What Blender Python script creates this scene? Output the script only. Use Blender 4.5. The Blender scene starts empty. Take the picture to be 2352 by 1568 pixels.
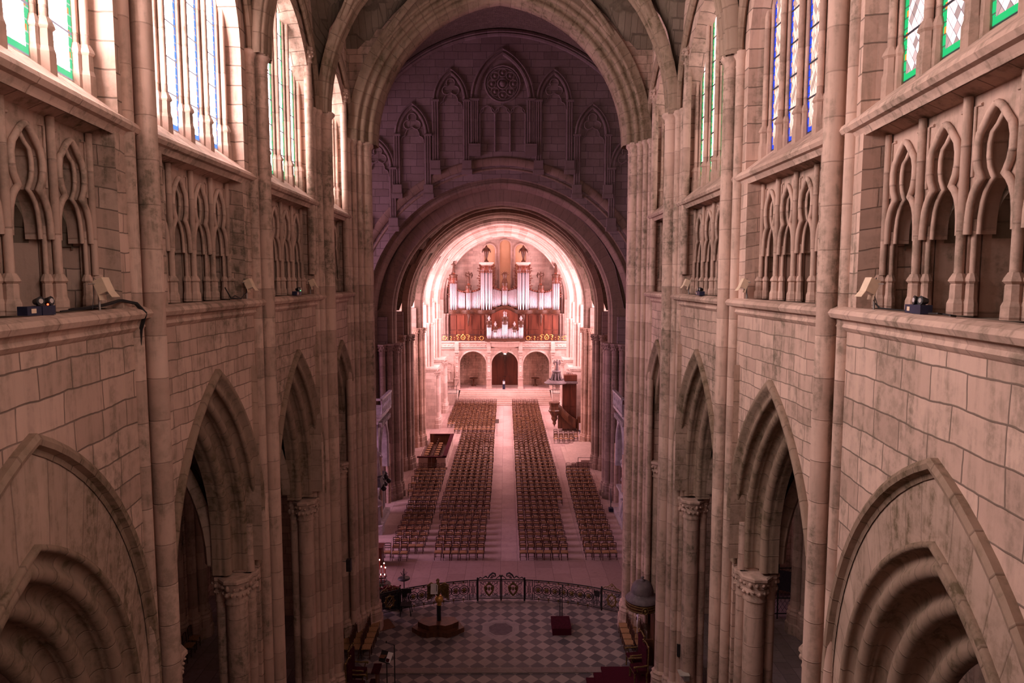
import bpy, bmesh, math, random
from mathutils import Vector, Matrix
random.seed(7)
PI = math.pi
SC = bpy.context.scene
COL = SC.collection
# ------------------------------------------------------------------ camera, world, exposure
cam = bpy.data.cameras.new('camera')
cam.sensor_width = 36.0
cam.lens = 24.0
cam.clip_start = 0.1
cam.clip_end = 400
camo = bpy.data.objects.new('camera', cam)
COL.objects.link(camo)
camo.location = (0.25, 0.0, 15.8)
camo.rotation_euler = (math.radians(90) - math.atan(141 / 1568), 0, -math.atan(14 / 1568))
SC.camera = camo
wd = bpy.data.worlds.new('world')
SC.world = wd
wd.use_nodes = True
wbg = wd.node_tree.nodes['Background']
wbg.inputs[0].default_value = (1.0, 0.60, 0.58, 1)
wbg.inputs[1].default_value = 0.075
SC.view_settings.view_transform = 'Standard'
SC.view_settings.look = 'None'
SC.view_settings.gamma = 1.0
SC.view_settings.exposure = 0.25
cy = SC.cycles
cy.max_bounces = 5
cy.diffuse_bounces = 4
cy.glossy_bounces = 2
cy.transmission_bounces = 2
cy.sample_clamp_indirect = 6.0
cy.use_denoising = True
cy.caustics_reflective = False
cy.caustics_refractive = False
# strength of the daylight in each set of windows
L_LEFT = 32.0
L_APSE = (1.5, 8.0)  # unseen apse windows, added to brighten the choir walls, mainly the left
L_RIGHT = 4.0
L_NAVE = (0.0, 8.5, 22.0, 23.0, 26.0)

# ------------------------------------------------------------------ node helpers
def newmat(name):
    m = bpy.data.materials.new(name)
    m.use_nodes = True
    nt = m.node_tree
    nt.nodes.clear()
    return m, nt
def N(nt, t, **kw):
    n = nt.nodes.new(t)
    for k, v in kw.items():
        if k.startswith('i'):
            key = k[1:]
            n.inputs[int(key) if key.isdigit() else key.replace('_', ' ')].default_value = v
        else:
            setattr(n, k, v)
    return n
def L(nt, a, b, so=0, si=0):
    nt.links.new(a.outputs[so], b.inputs[si])
def mth(nt, op, a, b=None, clamp=False):
    n = nt.nodes.new('ShaderNodeMath')
    n.operation = op
    n.use_clamp = clamp
    for i, x in enumerate((a, b)):
        if x is None:
            continue
        if isinstance(x, (int, float)):
            n.inputs[i].default_value = x
        else:
            nt.links.new(x, n.inputs[i])
    return n.outputs[0]
def mix(nt, fac, a, b, blend='MIX'):
    n = nt.nodes.new('ShaderNodeMix')
    n.data_type = 'RGBA'
    n.blend_type = blend
    n.clamp_factor = True
    for sock, x in ((0, fac), (6, a), (7, b)):
        if isinstance(x, (int, float)):
            n.inputs[sock].default_value = x
        elif isinstance(x, tuple):
            n.inputs[sock].default_value = (*x, 1) if len(x) == 3 else x
        else:
            nt.links.new(x, n.inputs[sock])
    return n.outputs[2]
def ramp(nt, fac, p0, p1):
    n = nt.nodes.new('ShaderNodeMapRange')
    n.interpolation_type = 'SMOOTHSTEP'
    nt.links.new(fac, n.inputs[0])
    n.inputs[1].default_value = p0
    n.inputs[2].default_value = p1
    return n.outputs[0]
def bsdf(nt, col, rough=0.8, metal=0.0, bump=None, bstr=0.4, bdist=0.02, spec=0.3):
    b = nt.nodes.new('ShaderNodeBsdfPrincipled')
    o = nt.nodes.new('ShaderNodeOutputMaterial')
    if isinstance(col, tuple):
        b.inputs['Base Color'].default_value = (*col, 1)
    else:
        nt.links.new(col, b.inputs['Base Color'])
    b.inputs['Roughness'].default_value = rough
    b.inputs['Metallic'].default_value = metal
    b.inputs['Specular IOR Level'].default_value = spec
    if bump is not None:
        bn = nt.nodes.new('ShaderNodeBump')
        bn.inputs['Strength'].default_value = bstr
        bn.inputs['Distance'].default_value = bdist
        nt.links.new(bump, bn.inputs['Height'])
        nt.links.new(bn.outputs[0], b.inputs['Normal'])
    nt.links.new(b.outputs[0], o.inputs[0])
    return b

def stone(name, base, pattern='ashlar', bw=0.62, bh=0.34, stain=0.75, mortar=0.5, contrast=1.0, grime=(0.16, 0.12, 0.085), mw=0.014):
    """weathered limestone; coordinates in metres (uv), blotches by object space"""
    m, nt = newmat(name)
    tc = nt.nodes.new('ShaderNodeTexCoord')
    uv = tc.outputs['UV']
    ob = tc.outputs['Object']
    nz = N(nt, 'ShaderNodeTexNoise', iScale=1.3, iDetail=3.0)
    nt.links.new(ob, nz.inputs['Vector'])
    big = N(nt, 'ShaderNodeTexNoise', iScale=0.42, iDetail=5.0, iRoughness=0.62)
    nt.links.new(ob, big.inputs['Vector'])
    fine = N(nt, 'ShaderNodeTexNoise', iScale=5.0, iDetail=6.0, iRoughness=0.7)
    nt.links.new(ob, fine.inputs['Vector'])
    # streaks: stretched down the wall
    mp = N(nt, 'ShaderNodeMapping')
    mp.inputs['Scale'].default_value = (2.6, 2.6, 0.28)
    nt.links.new(ob, mp.inputs[0])
    strk = N(nt, 'ShaderNodeTexNoise', iScale=1.6, iDetail=4.0, iRoughness=0.65)
    nt.links.new(mp.outputs[0], strk.inputs['Vector'])
    d = contrast
    c1 = tuple(x * (1 + 0.10 * d) for x in base)
    c2 = tuple(x * k for x, k in zip(base, (1 - 0.22 * d, 1 - 0.25 * d, 1 - 0.26 * d)))
    if pattern == 'ashlar':
        dst = N(nt, 'ShaderNodeVectorMath', operation='MULTIPLY_ADD')
        nt.links.new(nz.outputs['Color'], dst.inputs[0])
        dst.inputs[1].default_value = (0.11, 0.11, 0)
        nt.links.new(uv, dst.inputs[2])
        br = N(nt, 'ShaderNodeTexBrick', offset=0.43, squash=1.35, squash_frequency=3)
        br.inputs['Color1'].default_value = (*c1, 1)
        br.inputs['Color2'].default_value = (*c2, 1)
        br.inputs['Mortar'].default_value = (*[x * mortar for x in base], 1)
        br.inputs['Scale'].default_value = 1.0
        br.inputs['Mortar Size'].default_value = mw
        br.inputs['Mortar Smooth'].default_value = 0.6
        br.inputs['Bias'].default_value = -0.1
        br.inputs['Brick Width'].default_value = bw
        br.inputs['Row Height'].default_value = bh
        nt.links.new(dst.outputs[0], br.inputs['Vector'])
        col = br.outputs['Color']
        joint = br.outputs['Fac']
    else:
        sp = nt.nodes.new('ShaderNodeSeparateXYZ')
        nt.links.new(uv, sp.inputs[0])
        wob = mth(nt, 'MULTIPLY', nz.outputs[0], 0.06)
        v = mth(nt, 'ADD', sp.outputs[1], wob)
        q = mth(nt, 'DIVIDE', v, bh)
        fr = mth(nt, 'FRACT', q)
        a = mth(nt, 'ABSOLUTE', mth(nt, 'SUBTRACT', fr, 0.5))
        joint = ramp(nt, a, 0.5 - mw / bh * 1.6, 0.5 - mw / bh * 0.3)
        wn = N(nt, 'ShaderNodeTexWhiteNoise', noise_dimensions='1D')
        nt.links.new(mth(nt, 'FLOOR', q), wn.inputs['W'])
        col = mix(nt, wn.outputs[0], c1, c2)
        col = mix(nt, mth(nt, 'MULTIPLY', joint, 0.5), col, tuple(x * mortar for x in base))
    s1 = ramp(nt, big.outputs[0], 0.44, 0.62)
    s2 = ramp(nt, strk.outputs[0], 0.45, 0.63)
    s3 = ramp(nt, fine.outputs[0], 0.40, 0.62)
    st = mth(nt, 'MULTIPLY', mth(nt, 'ADD', mth(nt, 'MULTIPLY', s1, 0.6), mth(nt, 'MULTIPLY', s2, 0.55)), stain, True)
    st = mth(nt, 'MULTIPLY', st, mth(nt, 'ADD', mth(nt, 'MULTIPLY', s3, 0.75), 0.35), True)
    col = mix(nt, st, col, grime)
    lt = ramp(nt, big.outputs[0], 0.44, 0.28)
    col = mix(nt, mth(nt, 'MULTIPLY', lt, 0.35), col, tuple(min(1, x * 1.35) for x in base))
    h = mth(nt, 'SUBTRACT', mth(nt, 'MULTIPLY', fine.outputs[0], 0.5), mth(nt, 'MULTIPLY', joint, 0.8))
    bsdf(nt, col, 0.9, bump=h, bstr=0.55, bdist=0.025, spec=0.15)
    return m

def plain(name, col, rough=0.6, metal=0.0, var=0.25, scale=6.0, bstr=0.15, spec=0.4, stretch=None):
    m, nt = newmat(name)
    tc = nt.nodes.new('ShaderNodeTexCoord')
    nz = N(nt, 'ShaderNodeTexNoise', iScale=scale, iDetail=4.0)
    if stretch:
        mp = N(nt, 'ShaderNodeMapping')
        mp.inputs['Scale'].default_value = stretch
        nt.links.new(tc.outputs['Object'], mp.inputs[0])
        nt.links.new(mp.outputs[0], nz.inputs['Vector'])
    else:
        nt.links.new(tc.outputs['Object'], nz.inputs['Vector'])
    c = mix(nt, ramp(nt, nz.outputs[0], 0.3, 0.7), tuple(x * (1 - var) for x in col), tuple(min(1, x * (1 + var)) for x in col))
    bsdf(nt, c, rough, metal, nz.outputs[0], bstr, 0.01, spec)
    return m

def glow(name, col, s):
    m, nt = newmat(name)
    e = N(nt, 'ShaderNodeEmission')
    e.inputs[0].default_value = (*col, 1)
    e.inputs[1].default_value = s
    o = nt.nodes.new('ShaderNodeOutputMaterial')
    L(nt, e, o)
    return m

def stained(name, border, dots, strength, wpane=0.8, tint=(1.0, 0.90, 0.88), tint2=(0.75, 0.66, 0.62), lead=0.5):
    """leaded diamond quarries with a coloured border, lit from outside; uv: x 0..1 across the light, y metres"""
    m, nt = newmat(name)
    tc = nt.nodes.new('ShaderNodeTexCoord')
    sp = nt.nodes.new('ShaderNodeSeparateXYZ')
    nt.links.new(tc.outputs['UV'], sp.inputs[0])
    u, v = sp.outputs[0], sp.outputs[1]
    a = mth(nt, 'DIVIDE', mth(nt, 'MULTIPLY', u, wpane), 0.15)
    b = mth(nt, 'DIVIDE', v, 0.21)
    p, q = mth(nt, 'ADD', a, b), mth(nt, 'SUBTRACT', a, b)
    def line(x, w):
        d = mth(nt, 'ABSOLUTE', mth(nt, 'SUBTRACT', mth(nt, 'FRACT', x), 0.5))
        return ramp(nt, d, 0.5 - w, 0.5 - w * 0.4)
    ln = mth(nt, 'MAXIMUM', line(p, 0.05), line(q, 0.05))
    cv = nt.nodes.new('ShaderNodeCombineXYZ')
    nt.links.new(mth(nt, 'FLOOR', p), cv.inputs[0])
    nt.links.new(mth(nt, 'FLOOR', q), cv.inputs[1])
    wn = N(nt, 'ShaderNodeTexWhiteNoise', noise_dimensions='2D')
    nt.links.new(cv.outputs[0], wn.inputs['Vector'])
    col = mix(nt, ramp(nt, wn.outputs[0], 0.45, 0.9), tint, tint2)
    col = mix(nt, mth(nt, 'MULTIPLY', ln, lead), col, (0.03, 0.02, 0.03))
    edge = mth(nt, 'ABSOLUTE', mth(nt, 'SUBTRACT', u, 0.5))
    bd = mth(nt, 'GREATER_THAN', edge, 0.37)
    bd2 = mth(nt, 'LESS_THAN', v, 0.12)
    bd = mth(nt, 'MAXIMUM', bd, bd2)
    dt = mth(nt, 'LESS_THAN', mth(nt, 'FRACT', mth(nt, 'DIVIDE', v, 0.34)), 0.30)
    dt = mth(nt, 'MULTIPLY', dt, mth(nt, 'LESS_THAN', edge, 0.43))
    dt = mth(nt, 'MULTIPLY', dt, mth(nt, 'GREATER_THAN', v, 0.16))
    bcol = mix(nt, dt, border, dots)
    bl = line(mth(nt, 'DIVIDE', v, 0.17), 0.1)
    bcol = mix(nt, mth(nt, 'MULTIPLY', bl, 0.8), bcol, (0.02, 0.02, 0.02))
    col = mix(nt, bd, col, bcol)
    bar = line(mth(nt, 'DIVIDE', v, 0.74), 0.045)
    col = mix(nt, bar, col, (0.012, 0.010, 0.012))
    e = nt.nodes.new('ShaderNodeEmission')
    nt.links.new(col, e.inputs[0])
    e.inputs[1].default_value = strength
    g = N(nt, 'ShaderNodeBsdfGlossy', iRoughness=0.25)
    g.inputs[0].default_value = (0.03, 0.03, 0.03, 1)
    ad = nt.nodes.new('ShaderNodeAddShader')
    L(nt, e, ad, 0, 0)
    L(nt, g, ad, 0, 1)
    o = nt.nodes.new('ShaderNodeOutputMaterial')
    L(nt, ad, o)
    return m

def checker():
    m, nt = newmat('checker_marble')
    tc = nt.nodes.new('ShaderNodeTexCoord')
    mp = N(nt, 'ShaderNodeMapping')
    mp.inputs['Rotation'].default_value = (0, 0, PI / 4)
    mp.inputs['Scale'].default_value = (1 / 0.44, 1 / 0.44, 1 / 0.44)
    mp.inputs['Location'].default_value = (0.02, 0.02, 0.3)
    nt.links.new(tc.outputs['Object'], mp.inputs[0])
    ck = N(nt, 'ShaderNodeTexChecker', iScale=1.0)
    nt.links.new(mp.outputs[0], ck.inputs[0])
    fl = N(nt, 'ShaderNodeVectorMath', operation='FLOOR')
    nt.links.new(mp.outputs[0], fl.inputs[0])
    wn = N(nt, 'ShaderNodeTexWhiteNoise', noise_dimensions='2D')
    nt.links.new(fl.outputs[0], wn.inputs['Vector'])
    nz = N(nt, 'ShaderNodeTexNoise', iScale=4.0, iDetail=5.0)
    nt.links.new(tc.outputs['Object'], nz.inputs['Vector'])
    w = mix(nt, wn.outputs[0], (0.42, 0.34, 0.31), (0.30, 0.24, 0.22))
    k = mix(nt, wn.outputs[0], (0.135, 0.11, 0.12), (0.075, 0.068, 0.078))
    c = mix(nt, ck.outputs[1], k, w)
    c = mix(nt, mth(nt, 'MULTIPLY', nz.outputs[0], 0.45), c, (0.14, 0.105, 0.10))
    bsdf(nt, c, 0.5, spec=0.35)
    return m

ORANGE_ = (0.85, 0.22, 0.03)
S_BASE = (0.565, 0.38, 0.305)
M = {}
M['ashlar'] = stone('ashlar_limestone', S_BASE, 'ashlar', mortar=0.40, stain=0.85)
M['ashlar_big'] = stone('ashlar_blocks', S_BASE, 'ashlar', bw=0.86, bh=0.46, stain=0.65, mortar=0.34, mw=0.017)
M['joint'] = stone('drum_limestone', S_BASE, 'joint', bh=0.78, stain=0.8, mortar=0.5, mw=0.010)
M['arch'] = stone('voussoir_limestone', (0.46, 0.315, 0.245), 'joint', bh=0.55, stain=0.85, mortar=0.5, contrast=0.6, grime=(0.15, 0.105, 0.065))
M['smooth'] = stone('carved_limestone', S_BASE, 'joint', bh=1.1, stain=0.7, mortar=0.65)
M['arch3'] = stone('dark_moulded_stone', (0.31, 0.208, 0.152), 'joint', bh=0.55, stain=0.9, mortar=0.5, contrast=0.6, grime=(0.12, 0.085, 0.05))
M['pavec'] = stone('crossing_paving', (0.36, 0.235, 0.205), 'ashlar', bw=2.2, bh=0.95, stain=0.35, mortar=0.55, mw=0.012, grime=(0.2, 0.12, 0.1), contrast=0.7)  # nave paving in a darker tone, offsetting the transept light by colour
M['arch2'] = stone('shaded_brown_voussoir', (0.29, 0.195, 0.150), 'joint', bh=0.6, stain=0.7, mortar=0.55, contrast=0.5)  # voussoir stone darkened for the dim end of the nave, shade in the colour
M['joint2'] = stone('shaded_brown_drum', (0.37, 0.255, 0.215), 'joint', bh=0.7, stain=0.8, mortar=0.5)  # drum stone darkened in its colour for the shaded first nave bays
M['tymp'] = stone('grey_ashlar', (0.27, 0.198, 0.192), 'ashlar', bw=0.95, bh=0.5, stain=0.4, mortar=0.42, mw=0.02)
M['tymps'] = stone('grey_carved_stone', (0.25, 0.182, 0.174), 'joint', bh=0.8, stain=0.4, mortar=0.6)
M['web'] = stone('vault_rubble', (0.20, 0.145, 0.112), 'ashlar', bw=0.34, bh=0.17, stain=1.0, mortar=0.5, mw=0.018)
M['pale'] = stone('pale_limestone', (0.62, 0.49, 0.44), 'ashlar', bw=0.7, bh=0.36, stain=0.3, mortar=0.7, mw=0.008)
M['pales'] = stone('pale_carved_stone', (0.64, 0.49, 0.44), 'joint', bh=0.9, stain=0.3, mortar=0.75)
M['pave'] = stone('nave_paving', (0.50, 0.36, 0.335), 'ashlar', bw=2.2, bh=0.95, stain=0.35, mortar=0.55, mw=0.012, grime=(0.24, 0.16, 0.15), contrast=0.7)
M['aislep'] = stone('aisle_paving', (0.30, 0.225, 0.215), 'ashlar', bw=0.9, bh=0.6, stain=0.5, mortar=0.5)
M['shaded'] = stone('shaded_limestone', (0.22, 0.16, 0.12), 'ashlar', stain=0.9, mortar=0.6)  # limestone darkened to stand in for shade inside the gallery passage
M['checker'] = checker()
M['inlay'] = plain('inlay_stone', (0.34, 0.27, 0.255), 0.6, var=0.12, scale=3)
M['wood'] = plain('dark_oak', (0.105, 0.040, 0.020), 0.4, var=0.35, scale=5, stretch=(1, 1, 0.15))
M['woodred'] = plain('mahogany', (0.095, 0.026, 0.015), 0.35, var=0.3, scale=3, stretch=(1, 1, 0.15))
M['woodcase'] = plain('organ_walnut', (0.125, 0.033, 0.018), 0.4, var=0.3, scale=2, stretch=(1, 1, 0.2))
M['chairwood'] = plain('chair_wood', (0.070, 0.024, 0.012), 0.45, var=0.35, scale=9)
M['rush'] = plain('rush_seat', (0.37, 0.195, 0.09), 0.75, var=0.3, scale=30, bstr=0.4)
M['iron'] = plain('black_iron', (0.018, 0.014, 0.014), 0.5, var=0.3)
M['gilt'] = plain('dull_gilt', (0.20, 0.125, 0.045), 0.45, 0.55, var=0.35, scale=14)
M['gold'] = plain('bright_gilt', (0.75, 0.43, 0.13), 0.35, 0.6, var=0.2, scale=14)
M['tin'] = plain('organ_tin', (0.50, 0.47, 0.53), 0.36, 0.55, var=0.06)
M['black'] = plain('black_plastic', (0.012, 0.011, 0.012), 0.45, var=0.2)
M['navy'] = plain('navy_plastic', (0.018, 0.02, 0.05), 0.45, var=0.2)
M['beige'] = plain('beige_enamel', (0.72, 0.53, 0.38), 0.5, var=0.06)
M['steel'] = plain('galvanised_steel', (0.36, 0.33, 0.31), 0.4, 0.6, var=0.2)
M['cream'] = plain('cream_enamel', (0.48, 0.42, 0.35), 0.5, var=0.06)
M['velvet'] = plain('crimson_velvet', (0.055, 0.006, 0.013), 0.9, var=0.3, scale=10, spec=0.1)
M['carpet'] = plain('maroon_carpet', (0.075, 0.010, 0.020), 0.95, var=0.2, scale=40, spec=0.05)
M['paper'] = plain('paper', (0.80, 0.74, 0.76), 0.8, var=0.05)
M['marble'] = plain('white_marble', (0.37, 0.315, 0.33), 0.6, var=0.2, scale=3)
M['slate'] = plain('slate_dome', (0.13, 0.095, 0.10), 0.6, var=0.2, scale=5)
M['dish'] = plain('smoked_metal', (0.035, 0.028, 0.03), 0.5, 0.4, var=0.3)
M['leafg'] = plain('green_leaf', (0.05, 0.075, 0.03), 0.7, var=0.4, scale=20)
M['redflower'] = plain('red_flower', (0.16, 0.014, 0.02), 0.8, var=0.4, scale=20)
M['mat'] = plain('orange_mat', (0.17, 0.070, 0.038), 0.95, var=0.2, scale=20)
M['glass'] = plain('lamp_glass', (0.55, 0.50, 0.48), 0.1, 0.2, var=0.1)
M['candle'] = plain('red_candle', (0.45, 0.06, 0.04), 0.6, var=0.1)
M['plaster'] = plain('yellow_plaster', (0.62, 0.40, 0.25), 0.9, var=0.06, scale=1)
M['flame'] = glow('flame', (1.0, 0.42, 0.32), 14)
M['gap0'] = stained('apse_fill_glass_left', (0.1, 0.3, 0.15), ORANGE_, L_APSE[0], tint=(1.0, 0.82, 0.78), lead=0.3)  # glowing panes out of view, added as fill for the choir
M['gap1'] = stained('apse_fill_glass_right', (0.1, 0.3, 0.15), ORANGE_, L_APSE[1], tint=(1.0, 0.72, 0.70), lead=0.3)
M['led_r'] = glow('red_indicator', (1.0, 0.06, 0.02), 6)
M['led_g'] = glow('green_indicator', (0.1, 1.0, 0.2), 5)
M['ceillamp'] = glow('porch_lamp', (1.0, 0.85, 0.8), 40)
GREEN, ORANGE, BLUE, RED = (0.02, 0.42, 0.12), (0.85, 0.22, 0.03), (0.02, 0.05, 0.55), (0.75, 0.20, 0.03)
PINKW = (1.0, 0.79, 0.80)
M['gl_near'] = stained('leaded_glass_left_green', (0.003, 0.020, 0.009), (0.034, 0.010, 0.003), L_LEFT, tint=PINKW, tint2=(0.95, 0.8, 0.76), lead=0.965)
M['gl_blue'] = stained('leaded_glass_left_blue', (0.004, 0.010, 0.034), (0.034, 0.012, 0.006), L_LEFT, tint=PINKW, tint2=(0.95, 0.8, 0.78), lead=0.93)
M['gl_far'] = stained('leaded_glass_left_far', (0.006, 0.045, 0.018), (0.07, 0.022, 0.006), L_LEFT * 0.42, tint=PINKW, tint2=(0.95, 0.8, 0.76), lead=0.9)
M['gr_near'] = stained('leaded_glass_right_green', (0.006, 0.14, 0.045), (0.33, 0.09, 0.012), L_RIGHT, tint=(0.50, 0.35, 0.345), tint2=(0.12, 0.078, 0.074), lead=0.9)
M['gr_blue'] = stained('leaded_glass_right_blue', (0.008, 0.02, 0.20), (0.24, 0.09, 0.035), L_RIGHT, tint=(0.36, 0.22, 0.185), tint2=(0.16, 0.095, 0.075), lead=0.8)
M['gr_green'] = stained('leaded_glass_right_far', (0.008, 0.22, 0.07), (0.4, 0.13, 0.02), L_RIGHT * 0.6, tint=(0.9, 0.68, 0.66), tint2=(0.5, 0.36, 0.33), lead=0.6)
for k, s in enumerate(L_NAVE):
    M['gn%d' % k] = stained('nave_glass_%d' % k, (0.6, 0.35, 0.45), (0.8, 0.5, 0.4), s, tint=(1.0, 0.62, 0.64), tint2=(0.95, 0.55, 0.58), lead=0.3)
M['gtl'] = stained('transept_glass_left', (0.25, 0.10, 0.6), (0.5, 0.1, 0.4), 12.0, tint=(0.90, 0.52, 0.62), tint2=(0.70, 0.38, 0.58), lead=0.4)
M['gtr'] = stained('transept_glass_right', (0.25, 0.10, 0.6), (0.5, 0.1, 0.4), 1.2, tint=(0.85, 0.50, 0.56), tint2=(0.66, 0.36, 0.52), lead=0.4)

# ------------------------------------------------------------------ mesh builder
class Fr:
    """local frame: u along the wall, n into the wall, z up"""
    def __init__(s, P=(0, 0, 0), u=(1, 0, 0), n=(0, 1, 0)):
        s.P, s.u, s.n = Vector(P), Vector(u), Vector(n)
    def __call__(s, p):
        return s.P + s.u * p[0] + s.n * p[1] + Vector((0, 0, p[2]))
WORLD = Fr()
class MB:
    def __init__(s, fr=WORLD):
        s.fr = fr
        s.v, s.f, s.uv, s.sm, s.mi = [], [], [], [], []
        s.cm = 0
    def P(s, p):
        s.v.append(s.fr(p))
        return len(s.v) - 1
    def poly(s, pts, uvs=None, smooth=False):
        ids = [s.P(p) for p in pts]
        s.f.append(ids)
        s.uv.append(uvs or [(p[0] + p[1], p[2]) for p in pts])
        s.sm.append(smooth)
        s.mi.append(s.cm)
    def rect(s, u0, u1, z0, z1, n=0.0):
        s.poly([(u0, n, z0), (u1, n, z0), (u1, n, z1), (u0, n, z1)], [(u0, z0), (u1, z0), (u1, z1), (u0, z1)])
    def flat(s, x0, x1, y0, y1, z):
        s.poly([(x0, y0, z), (x1, y0, z), (x1, y1, z), (x0, y1, z)], [(y0, x0), (y0, x1), (y1, x1), (y1, x0)])
    def grid(s, rows, uvs, smooth=True, cu=False, cv=False):
        ids = [[s.P(p) for p in r] for r in rows]
        nr, nc = len(rows), len(rows[0])
        for i in range(nr if cv else nr - 1):
            for j in range(nc if cu else nc - 1):
                i2, j2 = (i + 1) % nr, (j + 1) % nc
                s.f.append([ids[i][j], ids[i][j2], ids[i2][j2], ids[i2][j]])
                a = uvs(i, j); b = uvs(i, j + 1); c = uvs(i + 1, j + 1); d = uvs(i + 1, j)
                s.uv.append([a, b, c, d])
                s.sm.append(smooth)
                s.mi.append(s.cm)
    def box(s, c, d, rz=0.0, taper=1.0):
        x, y, z = d[0] / 2, d[1] / 2, d[2] / 2
        cs, sn = math.cos(rz), math.sin(rz)
        def q(a, b, e, t):
            a, b = a * t, b * t
            return (c[0] + a * cs - b * sn, c[1] + a * sn + b * cs, c[2] + e)
        b = [q(-x, -y, -z, 1), q(x, -y, -z, 1), q(x, y, -z, 1), q(-x, y, -z, 1)]
        t = [q(-x, -y, z, taper), q(x, -y, z, taper), q(x, y, z, taper), q(-x, y, z, taper)]
        s.poly(b[::-1]); s.poly(t)
        for i in range(4):
            j = (i + 1) % 4
            w = math.dist(b[i], b[j])
            o = b[i][0] + b[i][1]
            s.poly([b[i], b[j], t[j], t[i]], [(o, b[i][2]), (o + w, b[i][2]), (o + w, t[i][2]), (o, t[i][2])])
    def tube(s, path, r, n=8, cap=True, smooth=True, closed=False):
        path = [Vector(p) for p in path]
        rs = r if isinstance(r, (list, tuple)) else [r] * len(path)
        rows, ln = [], [0.0]
        ref = None
        for i, p in enumerate(path):
            if closed:
                t = path[(i + 1) % len(path)] - path[i - 1]
            else:
                t = path[min(i + 1, len(path) - 1)] - path[max(i - 1, 0)]
            if t.length < 1e-9:
                t = Vector((0, 0, 1))
            t.normalize()
            if ref is None:
                ref = Vector((1, 0, 0)) if abs(t.x) < 0.8 else Vector((0, 1, 0))
            a = (ref - t * ref.dot(t))
            if a.length < 1e-6:
                a = Vector((0, 1, 0)) - t * t.y
            a.normalize()
            b = t.cross(a)
            ref = a
            rows.append([p + (a * math.cos(2 * PI * k / n) + b * math.sin(2 * PI * k / n)) * rs[i] for k in range(n)])
            if i:
                ln.append(ln[-1] + (path[i] - path[i - 1]).length)
        ln.append(ln[-1] + (path[0] - path[-1]).length)
        rr = max(rs)
        vert = abs((path[-1] - path[0]).z) > 0.98 * max(1e-6, (path[-1] - path[0]).length)
        z0 = path[0].z if vert else 0
        sg = 1 if (path[-1].z >= path[0].z) else -1
        s.grid(rows, lambda i, j: (2 * PI * rr * j / n, z0 + sg * ln[i]), smooth, cu=True, cv=closed)
        if cap and not closed:
            s.poly(rows[0][::-1]); s.poly(rows[-1])
    def lathe(s, prof, c=(0, 0, 0), n=16, a0=0.0, a1=2 * PI, sx=1.0, sy=1.0, smooth=True):
        full = abs(a1 - a0 - 2 * PI) < 1e-6
        m = n if full else n + 1
        rows = []
        for r, z in prof:
            rows.append([(c[0] + sx * r * math.cos(a0 + (a1 - a0) * k / n), c[1] + sy * r * math.sin(a0 + (a1 - a0) * k / n), c[2] + z) for k in range(m)])
        rm = max(p[0] for p in prof)
        s.grid(rows, lambda i, j: (rm * (a1 - a0) * j / n, c[2] + prof[min(i, len(prof) - 1)][1]), smooth, cu=full)
        if prof[0][0] > 1e-4 and full: s.poly(rows[0][::-1])
        if prof[-1][0] > 1e-4 and full: s.poly(rows[-1])
    def ball(s, c, r, n=8, sz=1.0, sx=1.0, sy=1.0):
        k = max(4, n // 2 + 1)
        s.lathe([(r * math.sin(PI * i / k) + 1e-5, -r * sz * math.cos(PI * i / k)) for i in range(k + 1)], c, n, sx=sx, sy=sy)
    def extrude(s, prof, u0, u1, smooth=False, seg=1):
        """profile of (n,z) run along u"""
        cum = [0.0]
        for a, b in zip(prof, prof[1:]):
            cum.append(cum[-1] + math.dist(a, b))
        rows = [[(u0 + (u1 - u0) * i / seg, p[0], p[1]) for p in prof] for i in range(seg + 1)]
        s.grid(rows, lambda i, j: (cum[min(j, len(cum) - 1)], u0 + (u1 - u0) * i / seg), smooth)
        s.poly([(u0, p[0], p[1]) for p in prof]); s.poly([(u1, p[0], p[1]) for p in prof][::-1])
    def prism(s, pts, y0, y1):
        """outline of (u,z) given depth y0..y1"""
        s.poly([(p[0], y0, p[1]) for p in pts], [(p[0], p[1]) for p in pts])
        s.poly([(p[0], y1, p[1]) for p in pts][::-1], [(p[0], p[1]) for p in pts][::-1])
        acc = 0
        for i in range(len(pts)):
            a, b = pts[i], pts[(i + 1) % len(pts)]
            w = math.dist(a, b)
            s.poly([(a[0], y0, a[1]), (b[0], y0, b[1]), (b[0], y1, b[1]), (a[0], y1, a[1])], [(acc, y0), (acc + w, y0), (acc + w, y1), (acc, y1)])
            acc += w
    def slab(s, pts, z0, z1):
        """outline of (x,y) given height z0..z1"""
        s.poly([(p[0], p[1], z1) for p in pts], [(p[0], p[1]) for p in pts])
        s.poly([(p[0], p[1], z0) for p in pts][::-1], [(p[0], p[1]) for p in pts][::-1])
        acc = 0
        for i in range(len(pts)):
            a, b = pts[i], pts[(i + 1) % len(pts)]
            w = math.dist(a, b)
            s.poly([(*a, z0), (*b, z0), (*b, z1), (*a, z1)], [(acc, z0), (acc + w, z0), (acc + w, z1), (acc, z1)])
            acc += w
    # ---- pointed arches
    def arch(s, u0, zs, h, c, prof, leg=None, n=14, zsc=1.0, smooth=False):
        """sweep profile [(d,depth)] round a pointed arch of half-span h (arc centres c beyond the middle)"""
        R = h + c
        cum = [0.0]
        for a, b in zip(prof, prof[1:]):
            cum.append(cum[-1] + math.dist(a, b))
        rows, lens = [], []
        rise = math.sqrt(max(0.01, R * R - c * c))
        th = math.acos(max(-1, min(1, c / R)))
        def pt(sgn, t, d):
            r = R + d
            T = math.acos(max(-1, min(1, c / r)))
            return (u0 + sgn * (-c + r * math.cos(T * t)), zs + zsc * r * math.sin(T * t))
        seq = []
        if leg is not None:
            seq.append((-1, None, leg))
        for i in range(n + 1): seq.append((-1, i / n, 0))
        for i in range(n - 1, -1, -1): seq.append((1, i / n, 0))
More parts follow.
